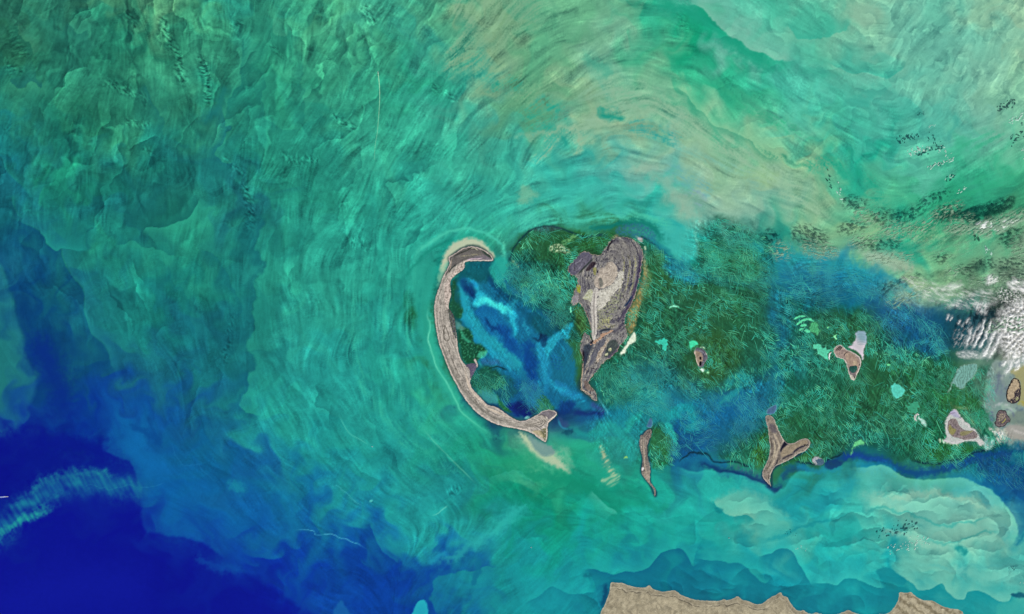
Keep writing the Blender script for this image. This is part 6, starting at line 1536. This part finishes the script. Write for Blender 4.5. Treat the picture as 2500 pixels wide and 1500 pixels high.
cloud('pale thin cloud veil over the olive green water east of the band', [(2230,590),(2300,575),(2360,585),(2360,620),(2290,635),(2235,625)], d_speck(8, -.15, .5, 590, 0, -.3, 3), .33, 14, group=PL, mat=M_HAZY)
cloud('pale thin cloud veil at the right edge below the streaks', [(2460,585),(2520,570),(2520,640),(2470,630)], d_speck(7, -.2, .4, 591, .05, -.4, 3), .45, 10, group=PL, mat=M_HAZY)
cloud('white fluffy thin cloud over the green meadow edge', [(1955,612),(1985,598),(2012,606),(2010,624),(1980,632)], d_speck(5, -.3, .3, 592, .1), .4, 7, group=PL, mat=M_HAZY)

# little cumulus puffs, one object each
def puff_mesh(seed):
    import bmesh
    bm = bmesh.new()
    bmesh.ops.create_icosphere(bm, subdivisions=2, radius=1.0)
    r = np.random.RandomState(seed)
    o3 = r.rand(3) * 50
    for v in bm.verts:
        c = v.co
        k = 1 + .45 * float(fbm(np.array([c.x * 1.1 + o3[0]]), np.array([c.y * 1.1 + c.z * .7 + o3[1]]), 3, seed)[0])
        v.co = Vector((c.x * k * 1.25, c.y * k * .8, max(c.z, -.35) * k * .8))
    me = bpy.data.meshes.new('cloudlet')
    bm.to_mesh(me); bm.free()
    for p_ in me.polygons: p_.use_smooth = True
    me.materials.append(M_PUFF)
    return me
PUFF = [puff_mesh(s) for s in (3, 8, 15, 21, 30)]
def cloudlets(n, x0, y0, x1, y1, lab, seed, ang=-.4, smin=.9, smax=2.6, thick=8):
    """scatter along a slanted line of shadows x0,y0 -> x1,y1; the puffs hang down-sun of their shadows"""
    r = np.random.RandomState(seed)
    for i in range(n):
        t = r.rand(); q = r.normal(0, thick)
        x = x0 + (x1 - x0) * t + r.normal(0, 2) + 18; y = y0 + (y1 - y0) * t + q + 30
        s = (smin + (smax - smin) * r.rand() ** 2.2) / 100
        o = bpy.data.objects.new('cloudlet', PUFF[r.randint(5)])
        o.location = W(x, y, CZ + r.uniform(-.02, .03)); o.rotation_euler = (0, 0, -ang + r.normal(0, .5) + (math.pi if r.rand() < .5 else 0)); o.scale = (s * r.uniform(1, 1.8), s, s)
        COL.objects.link(o)
        tag(o, lab, 'cloud', lab)
for a in [(34, 2192, 348, 2246, 334, 'tiny cloudlet of the comb-like cluster over the pale turquoise water', 1, 1.2, 1.0, 2.8, 5), (10, 2266, 330, 2290, 346, 'tiny cloudlet at the east end of the comb-like cluster', 2, 1.2, 1.0, 2.6, 7),
          (36, 2240, 382, 2306, 360, 'tiny cloudlet of the slanting row below the comb-like cluster', 3, -.5, .9, 2.2, 4), (10, 2240, 284, 2258, 278, 'tiny cloudlet of the small sparse group over the upper gulf', 4, -.6, .8, 1.6, 4),
          (34, 2436, 266, 2480, 254, 'tiny cloudlet of the dense group near the upper right edge', 5, -.4, 1.0, 2.6, 5), (26, 2470, 350, 2500, 318, 'tiny cloudlet of the group touching the right edge', 6, -.5, 1.0, 2.4, 9),
          (12, 2310, 444, 2336, 428, 'tiny cloudlet of the little streak over bright green water', 7, -.6, .9, 2.2, 3), (14, 2022, 416, 2032, 470, 'tiny cloudlet of the upright string beside the olive stream', 8, .6, .9, 2.4, 3),
          (44, 2140, 1306, 2240, 1290, 'tiny cloudlet of the speckled cluster over the southern pale plume', 9, -.8, 1.0, 2.4, 9), (8, 1905, 1306, 1950, 1302, 'tiny cloudlet of the faint group west of the southern plume cluster', 10, -.3, .7, 1.3, 4),
          (6, 2460, 1384, 2480, 1394, 'tiny cloudlet of the handful at the lower right edge', 11, -.2, .9, 1.8, 5), (12, 2378, 572, 2392, 592, 'tiny cloudlet of the knot just south of the white streaks', 12, 1.0, 1.4, 2.8, 4),
          (5, 2280, 412, 2300, 402, 'tiny cloudlet of the short dash over green water', 13, -.6, .9, 1.8, 2)]:
    n, x0, y0, x1, y1, lab, sd_, an, s0, s1, th = a
    cloudlets(n, x0, y0, x1, y1, lab, 700 + sd_, an, s0, s1, th)

# ------------------------------------------------------------------ ships and their wakes
M_HULL = plain_mat('ship_hull', (225, 225, 225)); M_DECK = plain_mat('ship_deck', (190, 196, 200)); M_HOUSE = plain_mat('ship_house', (250, 250, 248))
def prism(name, pts, z0, z1, mat, parent):
    n = len(pts)
    V = [(x, y, z0) for x, y in pts] + [(x, y, z1) for x, y in pts]
    me = bpy.data.meshes.new(name)
    me.from_pydata(V, [], [list(range(n))[::-1], [n + i for i in range(n)]] + [[i, (i + 1) % n, n + (i + 1) % n, n + i] for i in range(n)])
    me.materials.append(mat)
    o = bpy.data.objects.new(name, me); COL.objects.link(o); o.parent = parent
    return o
def ship(x, y, L, head, label):
    r_ = empty('ship', x, y, .001); r_.rotation_euler = (0, 0, head)
    tag(r_, label, 'ship')
    l, b = L / 200, L / 900
    prism('hull', [(-l, -b * .8), (l * .55, -b), (l * .85, -b * .5), (l, 0), (l * .85, b * .5), (l * .55, b), (-l, b * .8)], -.002, .005, M_HULL, r_)
    prism('deck', [(-l * .92, -b * .7), (l * .5, -b * .8), (l * .8, 0), (l * .5, b * .8), (-l * .92, b * .7)], .0052, .0066, M_DECK, r_)
    prism('deckhouse', [(-l * .8, -b * .6), (-l * .4, -b * .6), (-l * .4, b * .6), (-l * .8, b * .6)], .0068, .013, M_HOUSE, r_)
    prism('funnel', [(-l * .7, -b * .2), (-l * .6, -b * .2), (-l * .6, b * .2), (-l * .7, b * .2)], .0132, .017, M_HULL, r_)
    return r_
def wake(pts, w0, w1, rgb, a0, a1, label, name='wake'):
    P = spline(pts, 10); n = len(P)
    T = np.gradient(P, axis=0); T /= np.linalg.norm(T, axis=1)[:, None]
    Nn = np.stack([-T[:, 1], T[:, 0]], -1)
    t = np.linspace(0, 1, n)[:, None]
    r = np.random.RandomState(4)
    ww = (w0 + (w1 - w0) * t) * (1 + .25 * r.randn(n, 1).clip(-1, 1))
    A = P + Nn * ww; B = P - Nn * ww
    V = np.vstack([A, B]); V = np.concatenate([V, np.full((2 * n, 1), .0024)], 1); V[:, 0] = (V[:, 0] - 1250) / 100; V[:, 1] = (750 - V[:, 1]) / 100
    ii = np.arange(n - 1)
    Fq = np.stack([ii, ii + 1, ii + 1 + n, ii + n], -1)
    loc = sample_lin(sea.C, P[:, 0].astype(f32), P[:, 1].astype(f32), SX0, SY0, STEP)
    a = a0 + (a1 - a0) * t
    c = loc * (1 - a) + np.array(rgb, f32) / 255 * a
    o = mesh_np(name, V, Fq, M_SCOUR, np.vstack([c, c]), origin=W(pts[0][0], pts[0][1], .0024))
    return tag(o, label, 'wake')
ship(17, 1213, 7, math.radians(4), 'white ship in the deep blue water at the left edge, heading east')
wake([(14, 1213), (6, 1214), (-12, 1215)], 1.2, 1.6, (215, 225, 245), .9, .5, 'short white wake behind the ship at the left edge')
ship(923, 177, 5, math.radians(97), 'small pale ship at the north end of the long wake')
wake([(923, 178), (926, 205), (927, 235), (926, 262), (924, 290), (921, 325), (916, 355), (914, 390)], 1.0, .8, (170, 225, 180), .9, .25, 'long thin pale wake running south through the green water')
ship(1297, 1337, 4, math.radians(150), 'tiny white ship alone in the southern turquoise water')
ship(1780, 1314, 4, math.radians(10), 'tiny white ship off the pale plume south of the forked island')
ship(909, 1091, 4, math.radians(-32), 'tiny pale ship at the end of the faint diagonal line south-west of the crescent')
